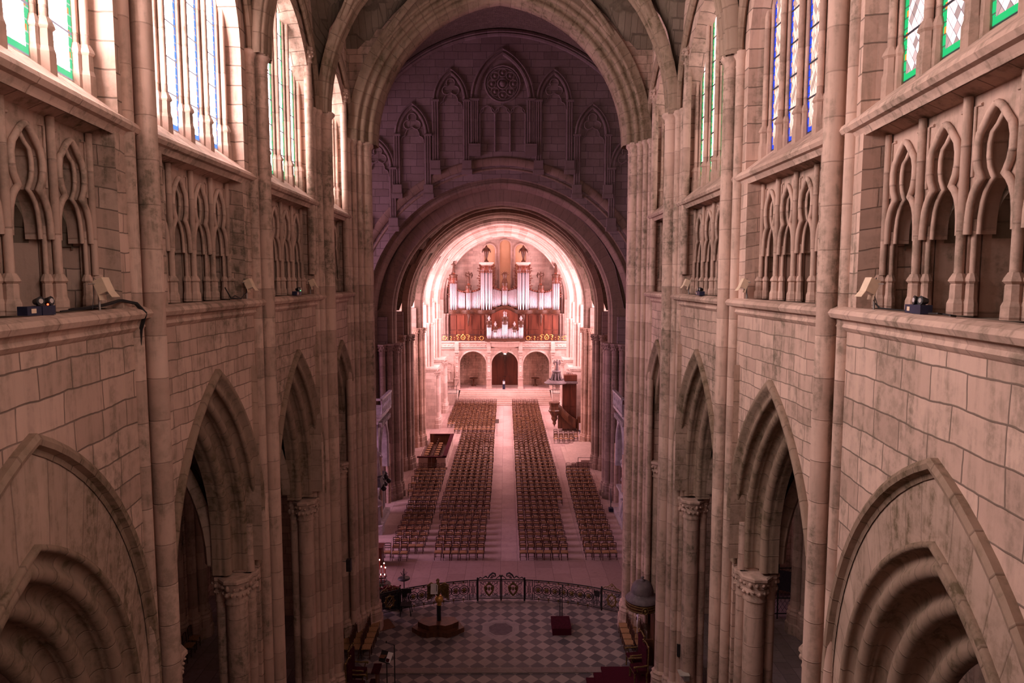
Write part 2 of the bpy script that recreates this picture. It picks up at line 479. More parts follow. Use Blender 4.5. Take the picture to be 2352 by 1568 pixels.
        if leg is not None:
            seq.append((1, None, leg))
        acc, prev = 0, None
        for sg, t, lz in seq:
            row = []
            for d, dep in prof:
                if t is None:
                    row.append((u0 + sg * (h + d), dep, lz))
                else:
                    x, z = pt(sg, t, d)
                    row.append((x, dep, z))
            rows.append(row)
            q = Vector((row[0][0], row[0][2], 0))
            if prev is not None: acc += (q - prev).length
            prev = q
            lens.append(acc)
        s.grid(rows, lambda i, j: (cum[min(j, len(cum) - 1)], lens[min(i, len(lens) - 1)]), smooth)
    def archwall(s, ua, ub, z0, zt, u0, zs, h, c, d=0.0, nn=0.0, n=14):
        """flat wall ua..ub, z0..zt with the arch cut out of it"""
        R = h + c + d
        T = math.acos(max(-1, min(1, c / R)))
        pts = []
        for i in range(n + 1): pts.append((u0 - (-c + R * math.cos(T * i / n)), zs + R * math.sin(T * i / n)))
        for i in range(n - 1, -1, -1): pts.append((u0 + (-c + R * math.cos(T * i / n)), zs + R * math.sin(T * i / n)))
        hu = h + d
        if ua < u0 - hu - 1e-4:
            s.rect(ua, u0 - hu, z0, zt, nn)
        if ub > u0 + hu + 1e-4:
            s.rect(u0 + hu, ub, z0, zt, nn)
        for a, b in zip(pts, pts[1:]):
            s.poly([(a[0], nn, a[1]), (b[0], nn, b[1]), (b[0], nn, zt), (a[0], nn, zt)], [(a[0], a[1]), (b[0], b[1]), (b[0], zt), (a[0], zt)])
    def build(s, name, mats, parent=None, **kw):
        me = bpy.data.meshes.new(name)
        me.from_pydata([tuple(v) for v in s.v], [], s.f)
        if not isinstance(mats, (list, tuple)):
            mats = [mats]
        for m in mats:
            me.materials.append(M[m] if isinstance(m, str) else m)
        uvl = me.uv_layers.new(name='UVMap')
        flat = [c for f in s.uv for q in f for c in q[:2]]
        uvl.data.foreach_set('uv', flat)
        me.polygons.foreach_set('use_smooth', s.sm)
        me.polygons.foreach_set('material_index', s.mi)
        me.validate()
        me.update()
        o = bpy.data.objects.new(name, me)
        COL.objects.link(o)
        if parent is not None:
            o.parent = parent
            off = parent.location if parent.parent is None else Vector((0, 0, 0))
            o.matrix_parent_inverse = Matrix.Translation(-Vector(off))
        tag(o, **kw)
        return o
def tag(o, label=None, cat=None, group=None, kind=None):
    if label: o['label'] = label
    if cat: o['category'] = cat
    if group: o['group'] = group
    if kind: o['kind'] = kind
    return o
def thing(name, loc, label, cat, group=None, kind=None):
    o = bpy.data.objects.new(name, None)
    o.empty_display_size = 0.2
    COL.objects.link(o)
    o.location = loc
    return tag(o, label, cat, group, kind)
def dup(root, loc, rz=None, label=None, group=None):
    r = root.copy()
    COL.objects.link(r)
    r.location = loc
    if rz is not None: r.rotation_euler = (0, 0, rz)
    if label: r['label'] = label
    if group: r['group'] = group
    for ch in list(root.children):
        c = ch.copy()
        COL.objects.link(c)
        c.parent = r
        for g in list(ch.children):
            d = g.copy()
            COL.objects.link(d)
            d.parent = c
    return r
def ST(mb, name, mat, label=None, parent=None, cat=None):
    return mb.build(name, mat, parent, label=label, cat=cat, kind='structure' if parent is None else None)
SIDE = {-1: 'left', 1: 'right'}
# ================================================================== CHOIR
W = 6.35
YP = [12.5, 18.4, 24.6, 29.8]           # pier centres along each side
LEDGE, STRING, CAPZ = 15.33, 18.42, 21.55
ANG = math.radians(6.5)
def side_frame(s, bay):
    """bay 0 = the canted bay of the apse nearest the camera"""
    if bay == 0:
        return Fr((s * W, YP[0], 0), (s * math.sin(ANG), math.cos(ANG), 0), (s * math.cos(ANG), -math.sin(ANG), 0)), -7.6, 0.0
    return Fr((s * W, YP[bay - 1], 0), (0, 1, 0), (s, 0, 0)), 0.0, YP[bay] - YP[bay - 1]
BAYNAME = ['canted bay nearest the camera', 'second bay', 'third bay', 'last bay beside the crossing']

LEDGE_PROF = [(0.35, LEDGE - 0.02), (-0.06, LEDGE), (-0.20, LEDGE - 0.05), (-0.245, LEDGE - 0.12), (-0.20, LEDGE - 0.20), (-0.09, LEDGE - 0.23),
              (-0.06, LEDGE - 0.30), (-0.085, LEDGE - 0.36), (-0.03, LEDGE - 0.42), (0.02, LEDGE - 0.46)]
def string_prof(s_in, z_in):
    return [(s_in, z_in), (-0.02, STRING + 0.16), (-0.14, STRING + 0.08), (-0.18, STRING), (-0.13, STRING - 0.07), (-0.05, STRING - 0.09), (0.0, STRING - 0.16), (0.02, STRING - 0.2)]
SOFF = 18.20
TD = 0.44       # depth of the gallery recess
WD = 0.45       # depth of the window plane
CUSP = [(15.2, 1.0), (16.4, 1.0), (16.62, 0.98), (16.80, 0.92), (16.93, 0.81), (17.02, 0.67), (17.07, 0.55), (17.09, 0.48), (17.14, 0.56), (17.24, 0.68), (17.38, 0.75), (17.54, 0.75), (17.68, 0.66), (17.80, 0.44), (17.90, 0.26), (17.96, 0.10), (17.98, 0.0)]

def gallery(s, bay, fr, ua, ub, nl, root, open_back):
    """traceried gallery screen of nl lights: mullions, cusped heads, deep reveals"""
    p = (ub - ua) / nl
    for k in range(nl):
        uc = ua + (k + 0.5) * p
        hd = MB(fr)
        hw = p / 2 - 0.10
        for depth, inset in ((TD, 0.0), (TD + 0.10, 0.045)):
            prof = [(max(0.0, w * hw - inset), z if w else z - inset) for z, w in CUSP if z > 16.3]
            for sg in (-1, 1):
                for (w0, z0), (w1, z1) in zip(prof, prof[1:]):
                    hd.poly([(uc + sg * w0, depth, z0), (uc + sg * p / 2, depth, z0), (uc + sg * p / 2, depth, z1), (uc + sg * w1, depth, z1)], smooth=False)
                    hd.poly([(uc + sg * w0, depth, z0), (uc + sg * w1, depth, z1), (uc + sg * w1, depth + 0.2, z1), (uc + sg * w0, depth + 0.2, z0)], smooth=False)
                hd.poly([(uc, depth, prof[-1][1]), (uc + sg * p / 2, depth, prof[-1][1]), (uc + sg * p / 2, depth, SOFF + 0.02), (uc, depth, SOFF + 0.02)])
        for sg in (-1, 1):     # roll mouldings that follow the cusps, two orders
            hd.tube([(uc + sg * w * hw, TD - 0.035, z) for z, w in CUSP if z > 16.2], 0.05, 6)
            hd.tube([(uc + sg * max(0, w * hw - 0.085), TD + 0.07, z - (0.05 if (w < 0.5 and z > 17.2) else 0)) for z, w in CUSP if z > 16.2], 0.035, 5)
        # sunk spandrel mouldings
        for sg in (-1, 1):
            hd.tube([(uc + sg * (p / 2 - 0.10), TD - 0.01, 17.15), (uc + sg * (p / 2 - 0.10), TD - 0.01, 18.05), (uc + sg * 0.30 * p, TD - 0.01, 18.05)], 0.025, 5)
        hd.build('cusped_head', 'smooth', root)
    for k in range(nl + 1):
        u = ua + k * p
        mm = MB(fr)
        edge = k in (0, nl)
        for du, r in (((0.0, 0.062),) if not edge else ((0.06 if k == 0 else -0.06, 0.055),)):
            mm.tube([(u + du, TD - 0.06, LEDGE + 0.55), (u + du, TD - 0.06, SOFF)], r, 8)
        for du in (-0.105, 0.105):
            if edge and (du < 0) == (k == 0): continue
            mm.tube([(u + du, TD + 0.06, LEDGE + 0.55), (u + du, TD + 0.06, 16.6)], 0.04, 6)
        if not edge or True:
            mm.box((u, TD + 0.09, LEDGE + 0.95 + 0.4), (0.11, 0.16, 2.7))
        # bases: splayed cap over a faceted plinth
        for du, r, nd in ((0.0, 0.085, TD - 0.06), (-0.11, 0.06, TD + 0.05), (0.11, 0.06, TD + 0.05)):
            if edge and ((du < 0) == (k == 0)) and du != 0: continue
            mm.lathe([(r * 1.55, 0.0), (r * 1.5, 0.16), (r * 1.2, 0.22), (r * 1.15, 0.40), (r * 1.05, 0.42), (r * 1.5, 0.455), (r * 1.35, 0.49), (r * 0.85, 0.56)], (u + du, nd, LEDGE), 8, smooth=False)
        mm.build('mullion', 'smooth', root)
        # deep stone jamb behind each mullion
        if not edge:
            jb = MB(fr)
            jb.box((u, TD + 0.47, 16.6), (0.12, 0.56, 2.6))
            jb.build('reveal', 'smooth', root)
    # rounded heads of the deep niches
    nb = MB(fr)
    for k in range(nl):
        uc = ua + (k + 0.5) * p
        nb.archwall(ua + k * p, ua + (k + 1) * p, 16.3, SOFF + 0.05, uc, 16.35, p / 2 - 0.06, 0.12, 0, TD + 0.3)
        nb.arch(uc, 16.35, p / 2 - 0.06, 0.12, [(0, TD + 0.3), (0, TD + 0.75)], n=8)
    nb.build('niche_vault', 'shaded', root)

def window(s, bay, fr, ua, ub, nl, mat, label, idx):
    root = thing('window_%d' % idx, fr((ua, WD, 19.0)), label, 'window', kind='structure')
    p = (ub - ua) / nl
    ztop = 26.5
    zb = 19.0
    for k in range(nl):
        u0, u1 = ua + k * p + 0.14, ua + (k + 1) * p - 0.14
        g = MB(fr)
        r = (u1 - u0) / 2
        uc = (u0 + u1) / 2
        pts = [(u0, zb), (u1, zb), (u1, ztop - 0.5), (uc + r * 0.7, ztop - 0.1), (uc, ztop + 0.25), (uc - r * 0.7, ztop - 0.1), (u0, ztop - 0.5)]
        g.poly([(a, WD + 0.06, b) for a, b in pts], [((a - u0) / (u1 - u0), b - zb) for a, b in pts])
        g.build('leaded_light', mat, root)
    for k in range(nl + 1):
        u = ua + k * p
        mm = MB(fr)
        ed = k in (0, nl)
        mm.tube([(u, WD - 0.07, zb + 0.6), (u, WD - 0.07, 26.2)], 0.07, 8)
        for du in (-0.11, 0.11):
            mm.tube([(u + du, WD + 0.03, zb + 0.5), (u + du, WD + 0.03, 26.2)], 0.045, 6)
        mm.box((u, WD + 0.08, 22.6), (0.17, 0.16, 7.4))
        for du, r, nd in ((0.0, 0.10, WD - 0.07), (-0.12, 0.065, WD + 0.02), (0.12, 0.065, WD + 0.02)):
            mm.lathe([(r * 1.4, -0.25), (r * 1.4, 0.12), (r * 1.15, 0.2), (r * 1.1, 0.44), (r * 1.5, 0.48), (r * 1.3, 0.53), (r * 0.8, 0.62)], (u + du, nd, zb), 8, smooth=False)
        mm.build('mullion', 'smooth', root)
    return root

def rolls(d0, n0, ang, items):
    """run of rolls (r), hollows (h) and fillets (f) stepping inwards at the angle ang"""
    out = [(d0, n0)]
    td, tn = -math.cos(ang), math.sin(ang)
    nd, nn = -math.sin(ang), -math.cos(ang)
    d, n = d0, n0
    for k, r in items:
        if k == 'f':
            d, n = d + td * r, n + tn * r
            out.append((d, n)); continue
        sg = 1 if k == 'r' else -0.85
        for i in range(1, 7):
            t = PI * i / 6
            e = r * (1 - math.cos(t))
            out.append((d + td * e + nd * sg * r * math.sin(t), n + tn * e + nn * sg * r * math.sin(t)))
        d, n = d + td * 2 * r, n + tn * 2 * r
    return out
def choir_bay(s, bay):
    fr, ua, ub = side_frame(s, bay)
    sd, bn = SIDE[s], BAYNAME[bay]
    L_ = ub - ua
    near = bay == 0
    uc = (-3.78 if near else L_ / 2)
    if near: h, c, zs = 3.5, 1.97, (8.7 if s < 0 else 8.35)
    elif bay == 3: h, c, zs = 2.3, 2.7, 9.2
    else: h, c, zs = 2.62, 2.81, ((9.12 if s < 0 else 8.86) if bay == 1 else 8.95)
    hood_apex = zs + math.sqrt((h + c) ** 2 - c * c)
    # --- arcade wall with its opening
    w = MB(fr)
    w.archwall(ua, ub, 0.0, LEDGE - 0.3, uc, zs, h, c, 0.0, 0.0)
    ST(w, 'wall_%s' % sd, 'ashlar_big' if near else 'ashlar', 'ashlar wall over the %s arcade arch, %s' % (sd, bn), cat='wall')
    # --- arch mouldings
    a = MB(fr)
    hood = [(0.02, 0.0), (0.02, -0.10), (-0.05, -0.14), (-0.12, -0.12), (-0.15, -0.02), (-0.22, 0.0)]
    if near:
        # plain face up to the inner arch
        a.arch(uc, zs, h, c, hood, leg=0.0, n=16)
        h2, c2, zs2 = 2.85, 1.59, 8.2
        af = MB(fr)
        af.archwall(uc - h + 0.2, uc + h - 0.2, 0.0, 14.0, uc, zs2, h2, c2, 0, 0.05)
        # trim the infill to the hood outline: rebuild as strips between the two curves
        af = MB(fr)
        n = 18
        def curve(hh, cc, zz, t, sg, d=0.0):
            R = hh + cc + d
            T = math.acos(cc / R)
            return (uc + sg * (-cc + R * math.cos(T * t)), zz + R * math.sin(T * t))
        for sg in (-1, 1):
            rows = []
            for i in range(n + 1):
                o_, q_ = curve(h, c, zs, i / n, sg, -0.2), curve(h2, c2, zs2, i / n, sg)
                rows.append([(o_[0], 0.02, o_[1]), (q_[0], 0.02, q_[1])])
            rows.insert(0, [(rows[0][0][0], 0.02, 0), (rows[0][1][0], 0.02, 0)])
            af.grid(rows, lambda i, j: (j * 1.0, i * 0.34), False)
        ST(af, 'wall_%s' % sd, 'arch', 'plain voussoired infill between the two arches of the %s bay nearest the camera' % sd, cat='wall')
        prof = [(0.0, 0.03), (0.0, -0.05), (-0.06, -0.07)] + rolls(-0.10, -0.02, 0.66, (('h', .10), ('r', .12), ('f', .03), ('h', .13), ('r', .14), ('f', .03), ('h', .13), ('r', .16))) + [(-1.12, 1.15), (-1.0, 1.25)]
        a.arch(uc, zs2, h2, c2, prof, leg=0.0, n=20, smooth=True)
        hin = h2
    else:
        prof = hood + rolls(-0.24, 0.02, 0.78, (('r', .06), ('h', .10), ('r', .10), ('f', .03), ('h', .11), ('r', .13), ('f', .03))) + [(-0.98, 0.84), (-0.98, 0.98)]
        a.arch(uc, zs, h, c, prof, leg=8.2, n=18, smooth=True)
        hin = h
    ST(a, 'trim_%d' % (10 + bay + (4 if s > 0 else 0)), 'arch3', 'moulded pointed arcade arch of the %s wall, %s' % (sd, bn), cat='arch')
    # --- ledge
    l = MB(fr)
    l.extrude(LEDGE_PROF, ua, ub, seg=1)
    ST(l, 'trim_%d' % (20 + bay + (4 if s > 0 else 0)), 'smooth', 'projecting stone ledge below the %s gallery, %s' % (sd, bn), cat='ledge')
    # --- gallery wall: recess with jambs and sloped soffit
    if near: g0, g1, nl = -6.94, -0.84, 5
    elif bay == 3: g0, g1, nl = 0.95, L_ - 1.05, 3
    else: g0, g1, nl = 0.92, L_ - 0.95, 4
    w = MB(fr)
    w.rect(ua, g0, LEDGE - 0.4, STRING, 0)
    w.rect(g1, ub, LEDGE - 0.4, STRING, 0)
    for g, sg in ((g0, -1), (g1, 1)):
        w.poly([(g, 0, LEDGE - 0.1), (g, TD + 0.8, LEDGE - 0.1), (g, TD + 0.8, SOFF - 0.2 + 0.2), (g, 0, STRING)], [(0, 15.2), (1.3, 15.2), (1.3, 18.0), (0, 18.4)])
    w.poly([(g0, 0, STRING - 0.02), (g1, 0, STRING - 0.02), (g1, TD, SOFF), (g0, TD, SOFF)], [(g0, 0), (g1, 0), (g1, 0.6), (g0, 0.6)])
    ST(w, 'wall_%s' % sd, 'ashlar', 'plain wall framing the gallery recess of the %s side, %s' % (sd, bn), cat='wall')
    root = thing('triforium_arcade', fr(((g0 + g1) / 2, TD, LEDGE)), 'gallery screen with cusped heads in the %s wall, %s' % (sd, bn), 'arcade', kind='structure')
    gallery(s, bay, fr, g0, g1, nl, root, False)
    bk = MB(fr)
    bk.rect(ua - 0.5, ub + 0.5, LEDGE - 0.3, SOFF + 0.6, 1.75)
    bk.poly([(ua, 0.3, LEDGE - 0.03), (ub, 0.3, LEDGE - 0.03), (ub, 1.8, LEDGE - 0.03), (ua, 1.8, LEDGE - 0.03)])
    bk.poly([(ua, TD + 0.2, SOFF + 0.05), (ub, TD + 0.2, SOFF + 0.05), (ub, 1.8, SOFF + 0.05), (ua, 1.8, SOFF + 0.05)])
    ST(bk, 'wall_%s' % sd, 'shaded', 'back wall of the narrow passage behind the %s gallery, %s' % (sd, bn), cat='wall')  # passage shade is put into this wall's darker stone colour
    # --- string course with sloping sill
    st = MB(fr)
    st.extrude(string_prof(WD + 0.12, 19.04), ua, ub)
    ST(st, 'trim_%d' % (30 + bay + (4 if s > 0 else 0)), 'smooth', 'sloping sill and string course under the %s window, %s' % (sd, bn), cat='sill')
    # --- window wall
    hw = (g1 - g0) / 2
    gm = (g0 + g1) / 2
    ww = MB(fr)
    zs_, cc_ = 21.4, 0.8
    ww.archwall(ua, ub, STRING, 27.3, gm, zs_, hw + 0.18, cc_, 0.0, 0.0)
    ww.arch(gm, zs_, hw + 0.18, cc_, [(0, 0), (-0.02, 0.22), (-0.12, WD + 0.1)], leg=18.5, n=14)
    ww.archwall(ua, ub, STRING, 27.3, gm, zs_, hw + 0.05, cc_, 0.0, WD + 0.1)
    ST(ww, 'wall_%s' % sd, 'ashlar_big', 'upper wall round the tall window of the %s side, %s' % (sd, bn), cat='wall')
    if s < 0: mat = ('gl_near', 'gl_blue', 'gl_far', 'gl_far')[bay]
    else: mat = ('gr_near', 'gr_blue', 'gr_green', 'gr_green')[bay]
    col = ('green and orange', 'blue and red', 'green', 'green')[bay]
    window(s, bay, fr, g0, g1, nl, mat, 'tall leaded window with %s borders in the %s wall, %s' % (col, sd, bn), bay + 1 + (4 if s > 0 else 0))
for s in (-1, 1):
    for bay in range(4):
        choir_bay(s, bay)

# ------------------------------------------------------------------ clustered piers
def capital(mb, u, n, z, r, hgt=0.30, leafy=False, seg=10):
    if leafy:
        mb.lathe([(r * 0.98, -hgt - 0.10), (r * 1.18, -hgt - 0.06), (r * 1.0, -hgt), (r * 1.08, -hgt * 0.8), (r * 1.30, -hgt * 0.55), (r * 1.12, -hgt * 0.48), (r * 1.45, -hgt * 0.12), (r * 1.5, -0.02)], (u, n, z), seg)
        for tier, zz, rr in ((0, -hgt * 0.62, 1.22), (1, -hgt * 0.22, 1.38)):
            k = max(8, int(r * 52))
            for i in range(k):
                a = 2 * PI * (i + 0.5 * tier) / k
                mb.ball((u + math.cos(a) * r * rr, n + math.sin(a) * r * rr, z + zz + random.uniform(-.03, .03)), 0.035 + 0.03 * random.random(), 5, random.uniform(0.7, 1.6))
        mb.lathe([(r * 1.42, 0.0), (r * 1.62, 0.03), (r * 1.62, 0.10), (r * 1.45, 0.13)], (u, n, z - 0.02), 8, a0=PI / 8, a1=PI / 8 + 2 * PI, smooth=False)
    else:
        mb.lathe([(r * 1.0, -hgt - 0.06), (r * 1.12, -hgt - 0.03), (r * 1.0, -hgt), (r * 1.05, -hgt * 0.5), (r * 1.3, -0.06), (r * 1.42, -0.03), (r * 1.45, 0.05), (r * 1.25, 0.08)], (u, n, z), seg)
def plinth(mb, u, n, r, seg=8):
    mb.lathe([(r * 1.75, 0), (r * 1.75, 0.45), (r * 1.5, 0.5), (r * 1.5, 0.85), (r * 1.6, 0.9), (r * 1.35, 1.0), (r * 1.42, 1.08), (r * 1.05, 1.16)], (u, n, 0), seg, a0=PI / 8, a1=PI / 8 + 2 * PI, smooth=False)
PIERNAME = ['between the canted bay and the second bay', 'between the second and third bays', 'between the third bay and the last bay', 'at the corner of the crossing']
SHAFTS = [[(0.0, -0.20, 0.185), (-0.36, -0.04, 0.13), (0.36, -0.04, 0.13)],
          [(0.0, -0.20, 0.19), (-0.36, -0.04, 0.14), (0.36, -0.04, 0.14)],
          [(0.0, -0.24, 0.25), (-0.42, -0.08, 0.15), (0.42, -0.08, 0.15), (-0.74, 0.02, 0.14), (0.74, 0.02, 0.14)],
          [(0.05, -0.55, 0.27), (-0.34, -0.38, 0.15), (-0.62, -0.20, 0.14), (-0.90, -0.02, 0.15), (0.5, -0.55, 0.22), (0.9, -0.3, 0.2)]]
for s in (-1, 1):
    for k, y in enumerate(YP):
        fr = Fr((s * W, y, 0), (0, 1, 0), (s, 0, 0))
        root = thing('pier', (s * W, y, 0), 'clustered %s pier of tall shafts %s' % (SIDE[s], PIERNAME[k]), 'pier', kind='structure')
        for i, (u, n, r) in enumerate(SHAFTS[k]):
            m = MB(fr)
            m.tube([(u, n, 0.9), (u, n, CAPZ)], r, 14, cap=False)
            capital(m, u, n, CAPZ, r, 0.26)
            if k: plinth(m, u, n, r)
            m.build('shaft', 'joint', root)
        # thin column that rises past the capitals to the window rib
        if k >= 2:
            m = MB(fr)
            uu = -1.02 if k == 2 else -1.2
            m.tube([(uu, 0.02, 16.0 if k == 2 else 0.9), (uu, 0.02, 23.4)], 0.13, 10)
            capital(m, uu, 0.02, 23.4, 0.14, 0.3, leafy=True)
            m.tube([(uu, 0.02, 23.4), (uu + 0.03, 0.05, 26.0)], 0.11, 8)
            m.build('shaft', 'joint', root)
        # core, columns carrying the arcade arches
        m = MB(fr)
        e = 0.62 if k < 3 else 0.75
        m.box((0, 0.53, 7.6), (2 * e, 0.96, 15.2))
        m.box((0, 0.62, 7.6), (2 * e + 0.6, 0.72, 15.2))
        m.build('core', 'ashlar', root)
        for sg in (-1, 1):
            if k == 0 and sg < 0: continue
            if k == 3 and sg > 0: continue
            for u, n, r in ((0.78, 0.22, 0.14), (1.06, 0.48, 0.27), (0.98, 0.90, 0.15)):
                uu = sg * u * (1.12 if k == 3 else 1)
                m = MB(fr)
                m.tube([(uu, n, 0.9), (uu, n, 8.0)], r, 14, cap=False)
                capital(m, uu, n, 8.0, r, 0.52, leafy=True, seg=12)
                plinth(m, uu, n, r)
                if u < 1.0: m.tube([(uu, n, 8.0), (uu, n, 9.4)], r * 0.9, 10)
                m.build('column', 'joint', root)
# ------------------------------------------------------------------ choir vault
RIB = [(0.30, -0.46), (0.05, -0.46)] + rolls(0.05, -0.40, PI / 2, (('r', .10), ('h', .05), ('r', .05), ('h', .05), ('r', .10)))[0:] + [(0.05, 0.40), (0.05, 0.46), (0.30, 0.46)]
HT, CT, ZT = 5.95, 0.72, CAPZ
for k in (0, 1, 2):
    b = MB(Fr((0, YP[k], 0), (1, 0, 0), (0, 1, 0)))
    b.arch(0, ZT, HT, CT, RIB, n=18, smooth=True)
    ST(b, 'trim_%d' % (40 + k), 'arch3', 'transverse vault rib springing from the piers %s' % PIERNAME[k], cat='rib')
rise = math.sqrt((HT + CT) ** 2 - CT ** 2)
DRIB = [(0.12, -0.17)] + rolls(0.02, -0.16, PI / 2, (('h', .03), ('r', .10), ('h', .03))) + [(0.12, 0.17)]
q = 43
for k in (1, 2, 3):
    y0, y1 = YP[k - 1], YP[k]
    L2 = (y1 - y0) / 2
    D = math.hypot(HT, L2)
    for sg in (-1, 1):
        b = MB(Fr((0, (y0 + y1) / 2, 0), (HT / D, sg * L2 / D, 0), (-sg * L2 / D, HT / D, 0)))
        b.arch(0, ZT, D, 0.001, DRIB, n=16, zsc=(rise + 0.1) / D, smooth=True)
        ST(b, 'trim_%d' % q, 'arch3', 'diagonal vault rib over the %s of the choir' % BAYNAME[k], cat='rib'); q += 1
    for s in (-1, 1):
        b = MB(Fr((s * (W - 0.12), (y0 + y1) / 2, 0), (0, 1, 0), (s, 0, 0)))
        b.arch(0, ZT, L2 - 0.38, 0.9, [(0.28, -0.05), (0.0, -0.09), (-0.1, -0.05), (-0.13, 0.03), (-0.05, 0.1), (0.1, 0.14)], leg=ZT - 0.05, n=14)
        ST(b, 'trim_%d' % q, 'arch3', 'wall rib framing the %s window of the %s' % (SIDE[s], BAYNAME[k]), cat='rib'); q += 1
def archz(x, h, c):
    r = h + c
    x = min(abs(x), h)
    return math.sqrt(max(0, r * r - (x + c) ** 2))
def groin(name, x0, x1, y0, y1, z, fx, fy, mat, label, nx=26, ny=14):
    m = MB()
    rows = []
    for j in range(ny + 1):
        y = y0 + (y1 - y0) * j / ny
        rows.append([(x0 + (x1 - x0) * i / nx, y, z + max(fx(x0 + (x1 - x0) * i / nx), fy(y - (y0 + y1) / 2))) for i in range(nx + 1)])
    m.grid(rows, lambda i, j: (rows[min(i, ny)][min(j, nx)][0] * 1.25, rows[min(i, ny)][min(j, nx)][1] + 0.6 * rows[min(i, ny)][min(j, nx)][2]), True)
    ST(m, name, mat, label, cat='vault')
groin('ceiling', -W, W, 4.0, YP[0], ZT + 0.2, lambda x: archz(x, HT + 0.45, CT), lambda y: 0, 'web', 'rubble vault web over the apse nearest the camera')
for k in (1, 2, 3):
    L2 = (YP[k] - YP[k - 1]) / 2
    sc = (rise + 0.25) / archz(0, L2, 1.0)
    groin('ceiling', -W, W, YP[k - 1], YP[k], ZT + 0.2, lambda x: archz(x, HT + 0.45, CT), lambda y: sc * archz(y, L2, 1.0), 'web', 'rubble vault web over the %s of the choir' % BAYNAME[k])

# apse walls behind the camera; unseen glowing windows added to light the choir
for s in (-1, 1):
    a_, b_ = Vector((s * 5.49, 4.95, 0)), Vector((s * 2.6, -3.5, 0))
    u_ = (b_ - a_).normalized()
    ln_ = (b_ - a_).length
    fr = Fr(a_, u_, (s * abs(u_.y), u_.x * (1 if s > 0 else -1), 0))
    w = MB(fr); w.rect(0, 1.2, 0, 27.5); w.rect(6.2, ln_, 0, 27.5); w.rect(1.2, 6.2, 0, 18.6); w.rect(1.2, 6.2, 26.2, 27.5)
    ST(w, 'wall_%s' % SIDE[s], 'ashlar_big', 'apse wall on the %s behind the viewpoint' % SIDE[s], cat='wall')
    g = MB(fr); g.poly([(1.2, 0.25, 18.6), (6.2, 0.25, 18.6), (6.2, 0.25, 26.2), (1.2, 0.25, 26.2)], [(0, 0), (1, 0), (1, 7.6), (0, 7.6)])
    g.build('window_%d' % (23 + (s > 0)), 'gap0' if s < 0 else 'gap1', label='unseen tall apse window, added for light, on the %s behind the viewpoint' % SIDE[s], cat='window', kind='structure')
# ================================================================== FLOORS, AISLES
m = MB(); m.flat(-6.0, 6.0, -3.0, 33.2, 0.0)
ST(m, 'floor', 'checker', 'chequered marble floor of the choir', cat='floor')
m = MB(); m.flat(-30, 30, 33.2, 37.3, 0.0)
ST(m, 'floor', 'pavec', 'stone paving of the crossing, darkened against the transept light, in front of the chairs', cat='floor')
m = MB(); m.flat(-30, 30, 37.3, 91.0, 0.0)
ST(m, 'floor', 'pave', 'pale stone paving of the nave', cat='floor')
for s in (-1, 1):
    m = MB(); m.flat(min(s * 6, s * 20), max(s * 6, s * 20), -3.0, 33.2, 0.0)
    ST(m, 'floor', 'aislep', 'worn stone paving of the %s aisle' % SIDE[s], cat='floor')
    m = MB(Fr((s * 14.6, 0, 0), (0, 1, 0), (s, 0, 0)))
    m.rect(-3, 33.2, 0, 13.6)
    ST(m, 'wall_%s' % SIDE[s], 'ashlar', 'outer wall of the dark %s aisle' % SIDE[s], cat='wall')
    m = MB(); m.flat(min(s * 7.2, s * 14.8), max(s * 7.2, s * 14.8), -3, 31.5, 13.5)
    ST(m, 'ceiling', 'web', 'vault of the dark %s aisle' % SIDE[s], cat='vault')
    for k, y in enumerate((17.6, 23.5, 29.4)):
        root = thing('respond', (s * 13.6, y, 0), 'cluster of round wall shafts in the %s aisle, %s' % (SIDE[s], ('nearest', 'middle', 'farthest')[k]), 'pier', kind='structure')
        b = MB(Fr((s * 13.6, y, 0), (0, 1, 0), (s, 0, 0)))
        b.box((0, 0.6, 6.8), (1.7, 1.2, 13.6))
        b.build('core', 'ashlar', root)
        for u, n, r in ((-0.95, 0.25, 0.22), (-0.5, -0.1, 0.22), (0, -0.3, 0.26), (0.5, -0.1, 0.22), (0.95, 0.25, 0.22)):
            b = MB(Fr((s * 13.6, y, 0), (0, 1, 0), (s, 0, 0)))
            b.tube([(u, n, 0.8), (u, n, 13.5)], r, 12, cap=False)
            plinth(b, u, n, r)
            b.build('shaft', 'joint', root)
        # arch across the aisle
        b = MB(Fr((s * 10.4, y, 0), (1, 0, 0), (0, 1, 0)))
        b.arch(0, 8.4, 3.0, 2.4, [(0.2, -0.4), (-0.1, -0.4), (-0.25, -0.2), (-0.3, 0), (-0.25, 0.2), (-0.1, 0.4), (0.2, 0.4)], n=12)
        b.archwall(-4.2, 4.2, 8.4, 13.6, 0, 8.4, 3.0, 2.4, 0.1, 0.0)
        ST(b, 'trim_%d' % (70 + k + (3 if s > 0 else 0)), 'arch', 'transverse arch across the %s aisle, %s' % (SIDE[s], ('nearest', 'middle', 'farthest')[k]), cat='arch')
